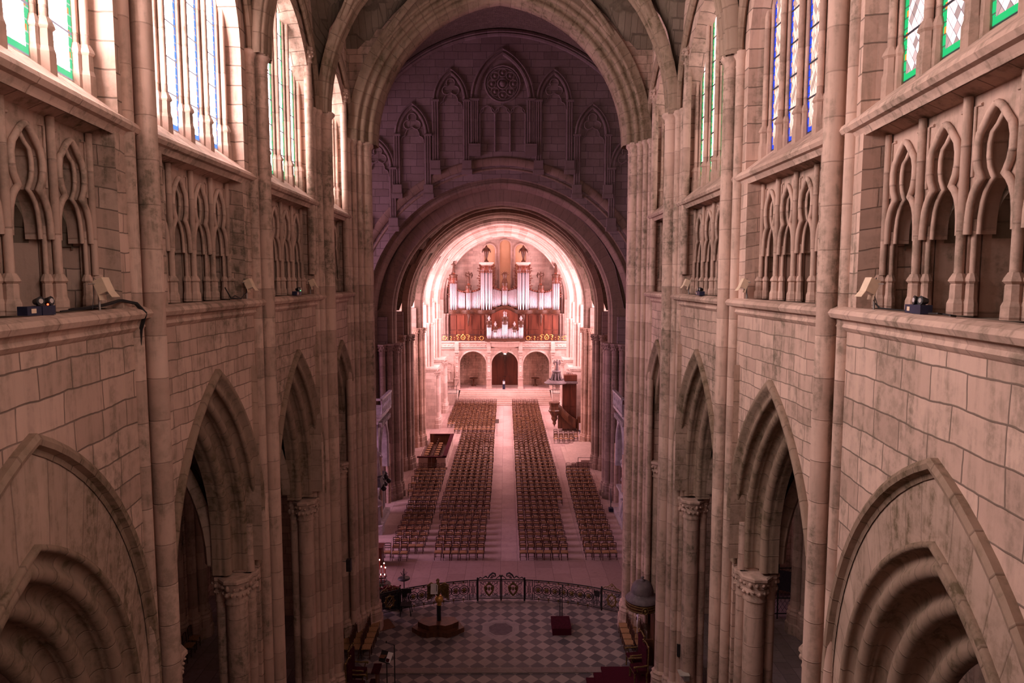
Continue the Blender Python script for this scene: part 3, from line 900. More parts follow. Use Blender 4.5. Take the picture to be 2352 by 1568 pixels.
# flat band and inlay in the choir floor
m = MB(); m.box((0, 26.42, 0.02), (11.9, 0.36, 0.04))
ST(m, 'trim_80', 'aislep', 'plain stone step across the chequered floor', cat='step')
root = thing('floor_inlay', (0.0, 29.75, 0.0), 'octagonal stone inlay in the middle of the chequered floor', 'inlay', kind='structure')
for nm, r0, r1, mat, z in (('outer_border', 0.68, 0.90, 'inlay', 0.006), ('inner_border', 0.58, 0.66, 'inlay', 0.006), ('centre', 0.0, 0.56, 'slate', 0.006)):
    m = MB(Fr((0, 29.75, 0)))
    a = [2 * PI * (k + 0.5) / 8 for k in range(8)]
    for k in range(8):
        p, q2 = a[k], a[(k + 1) % 8]
        m.poly([(r0 * math.cos(p), r0 * math.sin(p), z), (r1 * math.cos(p), r1 * math.sin(p), z), (r1 * math.cos(q2), r1 * math.sin(q2), z), (r0 * math.cos(q2), r0 * math.sin(q2), z)],
               [(r0, 0), (r1, 0), (r1, 0.6), (r0, 0.6)])
    m.build(nm, mat, root)

# ================================================================== CHANCEL ARCH (choir -> crossing)
ARCHP = [(1.05, -0.98)] + rolls(0.78, -0.92, 0.80, (('r', .08), ('h', .07), ('r', .11), ('f', .03), ('h', .08), ('r', .12))) + [(0.0, -0.1), (0.0, 0.5), (0.14, 0.62), (0.36, 0.9), (0.66, 1.1), (1.05, 1.1)]
b = MB(Fr((0, 30.05, 0), (1, 0, 0), (0, 1, 0)))
b.arch(0, CAPZ, 5.3, 0.746, ARCHP, n=26, smooth=True)
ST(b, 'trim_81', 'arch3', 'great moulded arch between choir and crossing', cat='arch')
w = MB(Fr((0, 29.3, 0), (1, 0, 0), (0, 1, 0)))
w.archwall(-7.0, 7.0, CAPZ, 29.8, 0, CAPZ, 5.3, 0.746, 0.7, 0.0)
w2 = MB(Fr((0, 31.1, 0), (1, 0, 0), (0, 1, 0)))
w2.archwall(-12.0, 12.0, 0, 35.5, 0, CAPZ, 5.3, 0.746, 0.7, 0.0)
ST(w, 'wall_east', 'ashlar', 'wall over the great arch seen from the choir', cat='wall')
ST(w2, 'wall_east', 'ashlar', 'wall over the great arch on the crossing side', cat='wall')

# ================================================================== CROSSING AND TRANSEPT
YT = 47.0
TF = Fr((0, YT, 0), (1, 0, 0), (0, 1, 0))
w = MB(TF)
w.archwall(-24, 24, 0.0, 36.0, 0, 13.0, 8.8, 0.3, 0.6, 0.0, n=22)
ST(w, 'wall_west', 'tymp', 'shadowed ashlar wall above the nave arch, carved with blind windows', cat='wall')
NAVEP = [(1.98, 0.02), (1.98, -0.06), (1.86, -0.10), (1.45, -0.10)] + rolls(1.42, -0.04, 0.42, (('h', .07), ('r', .10), ('f', .05), ('h', .08), ('f', .10), ('r', .10), ('h', .08), ('f', .10), ('r', .12))) + [(0.0, 0.72), (0.0, 1.9)]
b = MB(TF)
b.arch(0, 13.0, 8.8, 0.3, NAVEP, leg=0.0, n=30, smooth=True)
ST(b, 'trim_82', 'arch2', 'broad moulded arch opening from the crossing into the nave', cat='arch')
# wall rib of the crossing vault over the tympanum
CR, CZ = 10.75, 21.46
b = MB(TF)
b.arch(0, CZ, 10.6, 0.15, [(0.15, 0.0), (0.15, -0.14), (0.0, -0.2), (-0.1, -0.12), (-0.14, -0.2), (-0.26, -0.16), (-0.28, 0.0)], n=26)
ST(b, 'trim_83', 'tymps', 'flat wall rib curving over the blind windows', cat='rib')
def fcx(x): return archz(x, 10.7, 0.2)
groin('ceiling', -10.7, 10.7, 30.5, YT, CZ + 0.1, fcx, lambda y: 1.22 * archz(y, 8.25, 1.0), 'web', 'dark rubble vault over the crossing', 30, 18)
D = math.hypot(10.6, 8.25)
for sg in (-1, 1):
    b = MB(Fr((0, 38.75, 0), (10.6 / D, sg * 8.25 / D, 0), (-sg * 8.25 / D, 10.6 / D, 0)))
    b.arch(0, CZ, D, 0.001, [(d * 1.4, n * 1.4) for d, n in DRIB], n=20, zsc=11.3 / D)
    ST(b, 'trim_%d' % (84 + (sg > 0)), 'arch', 'diagonal rib of the crossing vault, %s' % ('rising to the right' if sg > 0 else 'rising to the left'), cat='rib')
for s in (-1, 1):
    fr = Fr((s * 24, 0, 0), (0, 1, 0), (s, 0, 0))
    w = MB(fr); w.rect(31, 47, 0, 5); w.rect(31, 34, 5, 36); w.rect(44, 47, 5, 36); w.rect(34, 44, 19, 36)
    ST(w, 'wall_%s' % SIDE[s], 'ashlar', 'end wall of the %s transept' % SIDE[s], cat='wall')
    g = MB(fr)
    g.poly([(34, 0.1, 5), (44, 0.1, 5), (44, 0.1, 19), (34, 0.1, 19)], [(0, 0), (1, 0), (1, 15), (0, 15)])
    g.build('window_%d' % (9 + (s > 0)), 'gtl' if s < 0 else 'gtr', label='great window of the %s transept' % SIDE[s], cat='window', kind='structure')
    m = MB(); m.flat(min(s * 10.6, s * 24), max(s * 10.6, s * 24), 30.5, 47, 33)
    ST(m, 'ceiling', 'web', 'vault of the %s transept' % SIDE[s], cat='vault')

# ---- blind windows on the tympanum
def trefoil(mb, u, z, r, y=-0.04, t=0.05):
    for k, a in enumerate((PI / 2, PI / 2 + 2 * PI / 3, PI / 2 - 2 * PI / 3)):
        cx, cz = u + r * 0.62 * math.cos(a), z + r * 0.62 * math.sin(a)
        mb.tube([(cx + r * 0.55 * math.cos(a + t2), y, cz + r * 0.55 * math.sin(a + t2)) for t2 in [(-2.2 + 4.4 * i / 10) for i in range(11)]], t, 5)
def cusparch(mb, u, z, hw, hgt, y=-0.04, t=0.045):
    pts = [(-1, 0), (-0.98, 0.22), (-0.85, 0.40), (-0.62, 0.46), (-0.60, 0.62), (-0.46, 0.84), (-0.2, 0.95), (0, 1.0)]
    for sg in (-1, 1):
        mb.tube([(u + sg * a * hw, y, z + b * hgt) for a, b in pts], t, 5)
BL = [(-8.35, 19.3, 23.3, 1.12, 1.3), (-6.02, 21.5, 25.5, 1.18, 1.3), (-3.42, 23.1, 27.75, 1.18, 1.3), (3.5, 23.1, 27.75, 1.18, 1.3), (6.1, 21.5, 25.5, 1.18, 1.3), (8.4, 19.3, 23.3, 1.12, 1.3)]
BN = ['outermost on the left', 'second from the left', 'left of the rose', 'right of the rose', 'second from the right', 'outermost on the right']
for i, (u, zb, zs, h, c) in enumerate(BL):
    root = thing('blind_window', (u, YT, zb), 'carved blind window with trefoil head on the dark wall, %s' % BN[i], 'blind window', kind='structure')
    b = MB(TF)
    b.arch(u, zs, h - 0.36, c, [(0.40, 0.0), (0.40, -0.10), (0.30, -0.14), (0.24, -0.04), (0.18, -0.04), (0.13, -0.14), (0.04, -0.12), (0.0, -0.02), (-0.06, -0.02)], leg=zb + 0.7, n=14)
    b.build('arch_moulding', 'tymps', root)
    b = MB(TF)
    rise2 = math.sqrt((h - .36 + c) ** 2 - c * c)
    trefoil(b, u, zs + rise2 * 0.50, 0.52)
    cusparch(b, u, zs - 0.55, h - 0.40, 1.05)
    b.build('tracery', 'tymps', root)
    for sg in (-1, 1):
        b = MB(TF)
        for du in (0.06, 0.22, 0.38):
            b.tube([(u + sg * (h - 0.36 + du), -0.10, zb + 0.6), (u + sg * (h - 0.36 + du), -0.10, zs)], 0.055, 6)
        b.box((u + sg * (h - 0.13), -0.10, zs - 0.02), (0.52, 0.28, 0.12))
        b.box((u + sg * (h - 0.13), -0.12, zb + 0.35), (0.62, 0.30, 0.7))
        b.box((u + sg * (h - 0.13), -0.14, zb - 0.05), (0.72, 0.34, 0.3))
        b.build('jamb_shafts', 'tymps', root)
root = thing('blind_window', (0.05, YT, 24.2), 'large central blind window with carved rose and three arched lights', 'blind window', kind='structure')
b = MB(TF)
u, zs, h, c = 0.05, 27.8, 1.62, 1.6
b.arch(u, zs, h, c, [(0.55, 0.0), (0.55, -0.12), (0.44, -0.16), (0.38, -0.05), (0.30, -0.05), (0.24, -0.16), (0.12, -0.14), (0.06, -0.03), (0.0, -0.02)], leg=25.0, n=16)
b.build('arch_moulding', 'tymps', root)
for sg in (-1, 1):
    b = MB(TF)
    for du in (0.05, 0.2, 0.35, 0.5):
        b.tube([(u + sg * (h + du), -0.10, 24.9), (u + sg * (h + du), -0.10, zs)], 0.055, 6)
    b.box((u + sg * (h + 0.28), -0.10, zs), (0.66, 0.28, 0.12))
    b.box((u + sg * (h + 0.28), -0.12, 24.5), (0.80, 0.32, 0.8))
    b.build('jamb_shafts', 'tymps', root)
b = MB(TF)
def ring(mb, u, z, r, t, y=-0.05, n=20, a0=0, a1=2 * PI):
    full = abs(a1 - a0 - 2 * PI) < 1e-6
    mb.tube([(u + r * math.cos(a0 + (a1 - a0) * i / n), y, z + r * math.sin(a0 + (a1 - a0) * i / n)) for i in range(n if full else n + 1)], t, 5, closed=full)
ring(b, u, 28.85, 1.18, 0.07)
ring(b, u, 28.85, 1.04, 0.04)
for k in range(8):
    a = 2 * PI * k / 8
    ring(b, u + 0.72 * math.cos(a), 28.85 + 0.72 * math.sin(a), 0.27, 0.035, n=12)
    b.ball((u + 0.72 * math.cos(a), -0.03, 28.85 + 0.72 * math.sin(a)), 0.12, 6)
ring(b, u, 28.85, 0.33, 0.05, n=14)
b.ball((u, -0.04, 28.85), 0.22, 8)
b.build('rose', 'tymps', root)
b = MB(TF)
for k in (-1, 0, 1):
    cusparch(b, u + k * 1.02, 26.7, 0.48, 0.75)
    ring(b, u + k * 1.02, 26.9, 0.49, 0.04, n=10, a0=0, a1=PI)
for k in (-1.53, -0.51, 0.51, 1.53):
    b.tube([(u + k, -0.07, 24.4), (u + k, -0.07, 26.9)], 0.06, 6)
b.build('lights', 'tymps', root)

# ================================================================== NAVE
NP = [48.9, 56.6, 64.6, 73.0, 81.4, 92.9]
XW = 9.3
NRIB = [(0.7, -0.55), (0.22, -0.55), (0.15, -0.42), (0.2, -0.34), (0.08, -0.26), (0.0, -0.12), (0.0, 0.12), (0.08, 0.26), (0.2, 0.34), (0.15, 0.42), (0.22, 0.55), (0.7, 0.55)]
ORD = ['first', 'second', 'third', 'fourth', 'fifth', 'sixth']
for k, y in enumerate(NP):
    b = MB(Fr((0, y, 0), (1, 0, 0), (0, 1, 0)))
    mt = 'arch2' if k < 2 else ('joint2' if k == 2 else 'pales')  # arch stone goes dark to pale with depth, painting in the light falloff
    b.arch(0, 13.3, 7.6 if k < 5 else 7.95, 0.15, ([(1.6, NRIB[0][1])] + NRIB + [(1.6, NRIB[-1][1])]) if k == 0 else NRIB, leg=11.2, n=24)
    ST(b, 'trim_%d' % (90 + k), mt, '%s transverse arch of the nave counted from the crossing' % ORD[k], cat='arch')
for k in range(5):
    y0, y1 = NP[k], NP[k + 1]
    L2 = (y1 - y0) / 2
    lat = 7.75 / archz(0, L2, 1.2)
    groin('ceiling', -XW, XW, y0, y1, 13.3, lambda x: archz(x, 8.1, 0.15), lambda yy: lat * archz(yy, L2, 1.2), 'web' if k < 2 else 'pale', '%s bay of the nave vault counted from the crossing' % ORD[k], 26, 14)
    D = math.hypot(7.9, L2)
    for sg in (-1, 1):
        b = MB(Fr((0, (y0 + y1) / 2, 0), (7.9 / D, sg * L2 / D, 0), (-sg * L2 / D, 7.9 / D, 0)))
        b.arch(0, 13.3, D, 0.001, [(d * 1.2, n * 1.2) for d, n in DRIB], leg=11.4, n=18, zsc=8.1 / D)
        ST(b, 'trim_%d' % (100 + 2 * k + (sg > 0)), 'arch2' if k < 2 else 'pales', 'diagonal rib in the %s nave bay, %s' % (ORD[k], 'leaning right' if sg > 0 else 'leaning left'), cat='rib')
groin('ceiling', -XW, XW, YT + 1.0, NP[0], 13.3, lambda x: archz(x, 8.6, 0.2), lambda y: 0, 'web', 'vault strip just inside the nave arch')
for s in (-1, 1):
    for k in range(5):
        y0, y1 = NP[k], NP[k + 1]
        L2 = (y1 - y0) / 2
        fr = Fr((s * XW, y0, 0), (0, 1, 0), (s, 0, 0))
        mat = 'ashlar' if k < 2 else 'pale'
        w = MB(fr)
        gw, z0, z1 = 2.3, 7.5, 17.5
        w.rect(0, L2 - gw, 0, 22); w.rect(L2 + gw, 2 * L2, 0, 22)
        w.rect(L2 - gw, L2 + gw, 0, z0); w.rect(L2 - gw, L2 + gw, z1, 22)
        w.poly([(L2 - gw, 0, z0), (L2 + gw, 0, z0), (L2 + gw, 0.7, z0 + 0.5), (L2 - gw, 0.7, z0 + 0.5)])
        for sg in (-1, 1):
            w.poly([(L2 + sg * gw, 0, z0), (L2 + sg * gw, 0.7, z0), (L2 + sg * gw, 0.7, z1), (L2 + sg * gw, 0, z1)])
        ST(w, 'wall_%s' % SIDE[s], mat, '%s nave wall, %s bay from the crossing' % (SIDE[s], ORD[k]), cat='wall')
        g = MB(fr)
        g.poly([(L2 - gw, 0.6, z0), (L2 + gw, 0.6, z0), (L2 + gw, 0.6, z1), (L2 - gw, 0.6, z1)], [(0, 0), (1, 0), (1, 10), (0, 10)])
        g.build('window_%d' % (11 + k + (5 if s > 0 else 0)), 'gn%d' % k if L_NAVE[k] > 0 else mat, label='tall window of the %s nave wall, %s bay' % (SIDE[s], ORD[k]), cat='window', kind='structure')
        b = MB(fr)
        b.arch(L2, 13.3, L2 - 0.7, 1.2, [(0.25, 0.02), (0.1, -0.25), (0.0, -0.32), (-0.1, -0.25), (-0.16, -0.1), (-0.25, 0.02)], leg=11.0, n=12)
        ST(b, 'trim_%d' % (120 + k + (5 if s > 0 else 0)), 'arch2' if k < 2 else 'pales', 'wall arch of the %s nave side, %s bay' % (SIDE[s], ORD[k]), cat='arch')
        c = MB(fr)
        c.extrude([(0.05, 6.4), (-0.12, 6.4), (-0.2, 6.3), (-0.2, 6.15), (-0.05, 6.05), (0.05, 6.0)], 0, 2 * L2)
        ST(c, 'trim_%d' % (140 + k + (5 if s > 0 else 0)), mat if k > 1 else 'smooth', 'string course of the %s nave wall, %s bay' % (SIDE[s], ORD[k]), cat='ledge')
    w = MB(Fr((s * 8.8, YT, 0), (0, 1, 0), (s, 0, 0)))
    w.rect(1.2, NP[0] - YT + 0.4, 0, 14)
    ST(w, 'wall_%s' % SIDE[s], 'ashlar', 'narrow return wall behind the %s side of the nave arch' % SIDE[s], cat='wall')
    for k, y in enumerate(NP):
        fr = Fr((s * XW, y, 0), (0, 1, 0), (s, 0, 0))
        late = k >= 3
        root = thing('nave_pier', (s * XW, y, 0), '%s nave pier of clustered shafts, %s from the crossing' % (SIDE[s], ORD[k]), 'pier', kind='structure')
        mat = 'joint2' if k < 2 else ('joint' if k == 2 else 'pales')  # pier stone toned from shaded to lit with distance from the crossing
        c = MB(fr)
        c.box((0, -0.5, 6.6), (1.7, 1.3, 13.2))
        c.build('core', 'tymp' if k < 2 else 'pale', root)
        if k == 0:
            sh = [(-0.8, -1.3, 0.24), (-0.35, -1.62, 0.30), (0.3, -1.72, 0.30), (0.85, -1.45, 0.24), (-1.15, -0.85, 0.22), (1.2, -1.0, 0.22)]
        elif not late:
            sh = [(-0.85, -1.1, 0.20), (-0.45, -1.45, 0.22), (0.05, -1.6, 0.27), (0.55, -1.45, 0.22), (0.95, -1.1, 0.20)]
        else:
            sh = [(-0.5, -1.2, 0.22), (0.0, -1.5, 0.30), (0.5, -1.2, 0.22)]
        for u, n, r in sh:
            b = MB(fr)
            zlo = 0.5
            b.tube([(u, n, zlo), (u, n, 11.2)], r, 12, cap=False)
            capital(b, u, n, 11.2, r, 0.5, leafy=k < 3, seg=10)
            plinth(b, u, n, r * 0.9)
            b.build('shaft', mat, root)
        if late and k < 5:
            # broad lower stage with a cornice
            b = MB(fr)
            b.box((0, -1.3, 3.2), (2.2, 1.7, 6.4))
            b.box((0, -1.35, 6.48), (2.6, 2.0, 0.22))
            b.box((0, -1.33, 6.28), (2.4, 1.85, 0.2))
            b.build('lower_stage', 'pale', root)
            for u in (-0.8, -0.1, 0.6):
                b = MB(fr)
                b.tube([(u, -2.2, 0.6), (u, -2.2, 5.9)], 0.27, 12, cap=False)
                capital(b, u, -2.2, 6.0, 0.27, 0.4, leafy=True, seg=10)
                plinth(b, u, -2.2, 0.27)
                b.build('half_column', 'pales', root)
# ---- west end
YE = 93.5
w = MB(Fr((0, YE, 0), (1, 0, 0), (0, 1, 0)))
w.rect(-10, 10, 0, 24)
ST(w, 'wall_west', 'pale', 'pink-lit ashlar end wall behind the organ', cat='wall')
for k, (u, hw, zt) in enumerate(((-1.95, 0.72, 19.9), (0.15, 0.72, 20.5), (2.25, 0.72, 19.9))):
    nm = ('left', 'middle', 'right')[k]
    root = thing('blind_lancet', (u, YE, 12), 'yellow plastered blind lancet behind the organ, %s one' % nm, 'blind window', kind='structure')
    b = MB(Fr((0, YE, 0), (1, 0, 0), (0, 1, 0)))
    pts = [(u - hw, 11), (u + hw, 11)] + [(u + hw * math.cos(PI * i / 12), zt + hw * math.sin(PI * i / 12)) for i in range(13)]
    b.poly([(p[0], -0.015, p[1]) for p in pts])
    b.build('panel', 'plaster', root)
    b = MB(Fr((0, YE, 0), (1, 0, 0), (0, 1, 0)))
    b.arch(u, zt, hw, 0.001, [(0, -0.02), (0.0, -0.16), (0.1, -0.2), (0.2, -0.14), (0.22, 0.0)], leg=11, n=8)
    b.build('frame', 'pales', root)
m = MB(); m.flat(-10, 10, NP[5] - 0.2, YE + 0.2, 22.0)
ST(m, 'ceiling', 'pale', 'short vault strip over the organ', cat='vault')
# ================================================================== ORGAN GALLERY (west end)
YG = 90.3
GX = 0.12
def WX(zx): return GX + (zx - 1067) * 0.00805
root = thing('organ_gallery', (GX, YG, 1.4), 'pale carved stone gallery on three round arches carrying the organ', 'gallery', kind='structure')
OPEN = [(-6.0 + GX - 0.05, -2.47 + GX), (-1.80 + GX, 1.75 + GX), (2.40 + GX, 5.95 + GX)]
w = MB(Fr((0, YG, 0)))
xs = [-8.3] + [v for o in OPEN for v in o] + [8.6]
for i in range(4):
    w.rect(xs[2 * i], xs[2 * i + 1], 1.4, 6.75, 0)
for a, b_ in OPEN:
    uc, hw = (a + b_) / 2, (b_ - a) / 2
    w.archwall(a, b_, 1.4, 6.75, uc, 4.55, hw - 0.001, 0.001, 0, 0)
    w.arch(uc, 4.55, hw, 0.001, [(0.22, 0.0), (0.20, -0.06), (0.05, -0.08), (0.0, 0.0), (0.0, 0.9)], leg=1.4, n=10)
w.rect(-8.3, 8.6, 6.75, 7.65, -0.15)
w.poly([(-8.3, -0.3, 7.65), (8.6, -0.3, 7.65), (8.6, 3.2, 7.65), (-8.3, 3.2, 7.65)])
w.poly([(-8.3, 0.0, 6.7), (8.6, 0.0, 6.7), (8.6, 3.2, 6.7), (-8.3, 3.2, 6.7)])
w.build('arcade_wall', 'pale', root)
b = MB(Fr((0, YG, 0)))
b.extrude([(0.0, 6.55), (-0.14, 6.62), (-0.2, 6.75), (-0.15, 6.82), (-0.15, 6.9)], -8.3, 8.6)
b.extrude([(-0.15, 7.45), (-0.28, 7.52), (-0.34, 7.62), (-0.3, 7.7), (0.0, 7.72)], -8.3, 8.6)
b.build('cornice', 'pales', root)
b = MB(Fr((0, YG, 0)))
x = -8.1
while x < 8.4:      # carved frieze of scrolls and roundels
    ring(b, x, 7.17, 0.14, 0.03, y=-0.16, n=8)
    b.ball((x + 0.24, -0.16, 7.17 + 0.06 * math.sin(x * 3)), 0.08, 5)
    x += 0.48
b.build('frieze', 'pales', root)
for u in (-6.38 + GX, -2.13 + GX, 2.07 + GX, 6.35 + GX):
    b = MB(Fr((0, YG, 0)))
    b.box((u, -0.16, 4.3), (0.40, 0.34, 4.6)); b.box((u, -0.2, 2.05), (0.62, 0.5, 1.3)); b.box((u, -0.22, 2.72), (0.72, 0.58, 0.12)); b.box((u, -0.22, 1.5), (0.74, 0.6, 0.2))
    b.box((u, -0.2, 6.0), (0.5, 0.44, 0.14)); b.box((u, -0.2, 6.35), (0.62, 0.52, 0.3)); b.box((u, -0.22, 7.1), (0.52, 0.34, 1.0))
    for zz in (2.9, 3.5, 4.1, 4.7, 5.3):
        b.ball((u, -0.33, zz + 0.2), 0.1, 6)
    for dz in (0, 0.12, 0.24):
        b.ball((u - 0.22, -0.34, 6.12 + dz), 0.09, 5); b.ball((u + 0.22, -0.34, 6.12 + dz), 0.09, 5)
    b.build('pilaster', 'pales', root)
# corbelled platform under the front organ
b = MB(Fr((GX, YG, 0)))
b.lathe([(0.25, 6.1), (0.4, 6.3), (0.9, 6.7), (1.7, 6.95), (2.0, 7.1), (2.0, 7.5), (2.5, 7.6), (2.6, 7.75)], (0, 0, 0), 20, a0=PI, a1=2 * PI, sy=0.42)
b.build('corbel', 'pales', root)
# niches at both ends
for u in (-7.35, 7.5):
    b = MB(Fr((0, YG, 0)))
    b.arch(u, 4.3, 0.5, 0.001, [(0.18, 0.0), (0.15, -0.1), (0.0, -0.1), (0.0, 0.0)], leg=2.6, n=8)
    b.box((u, -0.14, 2.45), (1.2, 0.4, 0.25))
    b.build('niche', 'pales', root)
w = MB(); w.poly([(-9.3, YE - 0.02, 1.4), (9.3, YE - 0.02, 1.4), (9.3, YE - 0.02, 6.7), (-9.3, YE - 0.02, 6.7)])
ST(w, 'wall_west', 'ashlar', 'dim back wall of the porch behind the gallery arches', cat='wall')
# ---- figures
def figure(name, mat, parent, base, h, pose=0, wings=False, face=-1, **kw):
    """standing draped figure, one continuous surface"""
    m = MB(Fr(base))
    k = h / 1.75
    m.lathe([(0.001, 0.0), (0.26 * k, 0.0), (0.25 * k, 0.25 * k), (0.20 * k, 0.75 * k), (0.165 * k, 0.98 * k), (0.20 * k, 1.25 * k), (0.215 * k, 1.40 * k), (0.13 * k, 1.49 * k), (0.058 * k, 1.53 * k), (0.058 * k, 1.58 * k), (0.001, 1.6 * k)], (0, 0, 0), 12, sy=0.75)
    m.ball((0, face * 0.015 * k, 1.65 * k), 0.105 * k, 10, 1.2)
    m.ball((0, face * 0.12 * k, 1.64 * k), 0.03 * k, 6)
    for a in range(5):
        t = a / 5 * 2 * PI
        m.tube([(0.2 * k * math.cos(t), 0.15 * k * math.sin(t), 0.0), (0.15 * k * math.cos(t + 0.3), 0.12 * k * math.sin(t + 0.3), 0.95 * k)], [0.07 * k, 0.04 * k], 6)
    ar = [[((-0.2, 0, 1.40), (-0.32, 0.02, 1.12), (-0.16, face * 0.22, 1.0)), ((0.2, 0, 1.40), (0.34, 0, 1.15), (0.30, face * 0.2, 1.30))],
          [((-0.2, 0, 1.40), (-0.36, 0, 1.2), (-0.46, face * 0.1, 1.5)), ((0.2, 0, 1.40), (0.30, 0.02, 1.12), (0.1, face * 0.22, 1.05))]][pose]
    for arm in ar:
        m.tube([(p[0] * k, p[1] * k, p[2] * k) for p in arm], [0.075 * k, 0.06 * k, 0.045 * k], 8)
        e = arm[-1]
        m.ball((e[0] * k, e[1] * k, e[2] * k), 0.06 * k, 6)
    if wings:
        for sg in (-1, 1):
            m.tube([(sg * 0.1 * k, 0.14 * k, 1.35 * k), (sg * 0.42 * k, 0.2 * k, 1.6 * k), (sg * 0.52 * k, 0.22 * k, 1.2 * k), (sg * 0.36 * k, 0.2 * k, 0.7 * k)], [0.06 * k, 0.10 * k, 0.12 * k, 0.03 * k], 6)
    o = m.build(name, mat, parent, **kw)
    md = o.modifiers.new('merge', 'REMESH'); md.mode = 'VOXEL'; md.voxel_size = 0.035 * k; md.use_smooth_shade = True
    return o
figure('niche_statue', 'pales', None, (-7.35, YG - 0.15, 2.58), 1.5, label='pale statue in the niche left of the gallery arches', cat='statue')
# ---- door and porch
root = thing('door_1', (GX - 0.03, YE - 0.2, 1.4), 'dark red-brown double door in the middle porch arch', 'door', kind='structure')
for sg in (-1, 1):
    nm = 'leaf'
    b = MB(Fr((GX - 0.03 + sg * 0.9, YE - 0.2, 0)))
    b.box((0, 0, 3.5), (1.76, 0.12, 4.2))
    for z0, z1 in ((1.7, 2.5), (2.75, 5.3)):
        for dx in (-0.42, 0.42):
            b.box((dx, -0.07, (z0 + z1) / 2), (0.62, 0.06, z1 - z0))
    leaf = b.build(nm, 'woodred', root)
    b = MB(Fr((GX - 0.03, YE - 0.3, 0)))
    b.ball((sg * 0.12, 0, 2.6), 0.06, 6)
    b.build('handle', 'iron', leaf)
b = MB(Fr((GX - 0.03, YE - 0.2, 0)))
b.box((0, 0, 5.9), (3.6, 0.12, 0.7)); b.box((0, -0.04, 5.58), (3.7, 0.2, 0.12))
b.build('overdoor_panel', 'wood', root)
b = MB(); b.box((GX, YG + 0.3, 6.0), (0.24, 0.2, 0.12))
r_ = thing('porch_lamp', (GX, YG + 0.3, 6.0), 'small bright lamp under the middle gallery arch', 'lamp')
b.build('diffuser', 'ceillamp', r_)
b = MB(); b.box((GX, YG + 0.3, 6.09), (0.32, 0.28, 0.06)); b.build('housing', 'black', r_)
lp = bpy.data.lights.new('porch_light', 'POINT'); lp.energy = 25; lp.color = (1, 0.8, 0.75); lp.shadow_soft_size = 0.15
lo = bpy.data.objects.new('porch_light', lp); lo.location = (GX, YG + 0.3, 5.85); COL.objects.link(lo)
for u, nm in ((-4.17, 'left'), (4.25, 'right')):
    r_ = thing('pedestal_table', (u, 92.6, 1.4), 'small dark pedestal table in the %s porch arch' % nm, 'table')
    b = MB(Fr((u, 92.6, 1.4))); b.lathe([(0.001, 1.0), (0.55, 1.0), (0.6, 1.05), (0.58, 1.1), (0.001, 1.1)], n=14); b.build('table_top', 'wood', r_)
    b = MB(Fr((u, 92.6, 1.4))); b.lathe([(0.35, 0.0), (0.3, 0.1), (0.1, 0.25), (0.07, 0.5), (0.12, 0.7), (0.08, 0.85), (0.3, 1.0)], n=10); b.build('pedestal', 'wood', r_)
r_ = thing('dispenser_stand', (-0.03, 89.6, 1.4), 'slim dark blue and white stand on the top step before the door', 'stand')
b = MB(); b.box((-0.03, 89.6, 1.75), (0.34, 0.3, 0.7)); b.build('base', 'navy', r_)
b = MB(); b.box((-0.03, 89.6, 2.28), (0.3, 0.26, 0.36)); b.build('front_panel', 'paper', r_)
b = MB(); b.lathe([(0.16, 0), (0.14, 0.1), (0.05, 0.14), (0.05, 0.2)], (-0.03, 89.6, 2.46), 8); b.build('head', 'navy', r_)
# ---- steps
r_ = thing('steps', (0.12, 87, 0), 'broad flight of pale stone steps in front of the gallery', 'steps', kind='structure')
n = 9
for k in range(n):
    b = MB()
    y0 = 85.2 + k * 0.44
    z1 = 1.4 * (k + 1) / n
    b.box((0.12, (y0 + 89.6) / 2, z1 - 0.085), (12.2 - k * 0.06, 89.6 - y0, 0.15))
    b.box((0.12, y0 + 0.02, z1 - 0.02), (12.2 - k * 0.06, 0.06, 0.05))
    b.build('step', 'pales', r_)
b = MB(); b.flat(-9.3, 9.3, 88.8, YE, 1.4)
ST(b, 'floor', 'pave', 'raised stone landing before the door', cat='floor')
for sg in (-1, 1):
    x0, x1 = (6.15, 9.3) if sg > 0 else (-9.3, -5.95)
    b = MB(); b.box(((x0 + x1) / 2, 87.4, 0.7), (x1 - x0, 3.6, 1.4))
    ST(b, 'wall_%s' % SIDE[sg], 'pale', 'low rubble wall flanking the %s side of the steps' % SIDE[sg], cat='wall')
    xa, xb = (6.2, 8.0) if sg > 0 else (-7.9, -6.0)
    r_ = thing('step_railing', ((xa + xb) / 2, 85.7, 1.4), 'low iron railing on the wall %s of the steps' % SIDE[sg], 'railing')
    b = MB()
    for z in (1.5, 2.4): b.tube([(xa, 85.7, z), (xb, 85.7, z)], 0.03, 6)
    b.build('rail', 'iron', r_)
    b = MB()
    for k in range(13):
        xx = xa + (xb - xa) * k / 12
        b.tube([(xx, 85.7, 1.4), (xx, 85.7, 2.4)], 0.014, 5)
    b.build('bars', 'iron', r_)
    b = MB()
    xe = xa if sg > 0 else xb
    b.tube([(xe, 85.7, 1.4), (xe, 85.7, 2.5)], 0.035, 6); b.tube([(xe, 85.7, 2.4), (xe, 89.0, 2.5)], 0.03, 6)
    b.build('post', 'iron', r_)

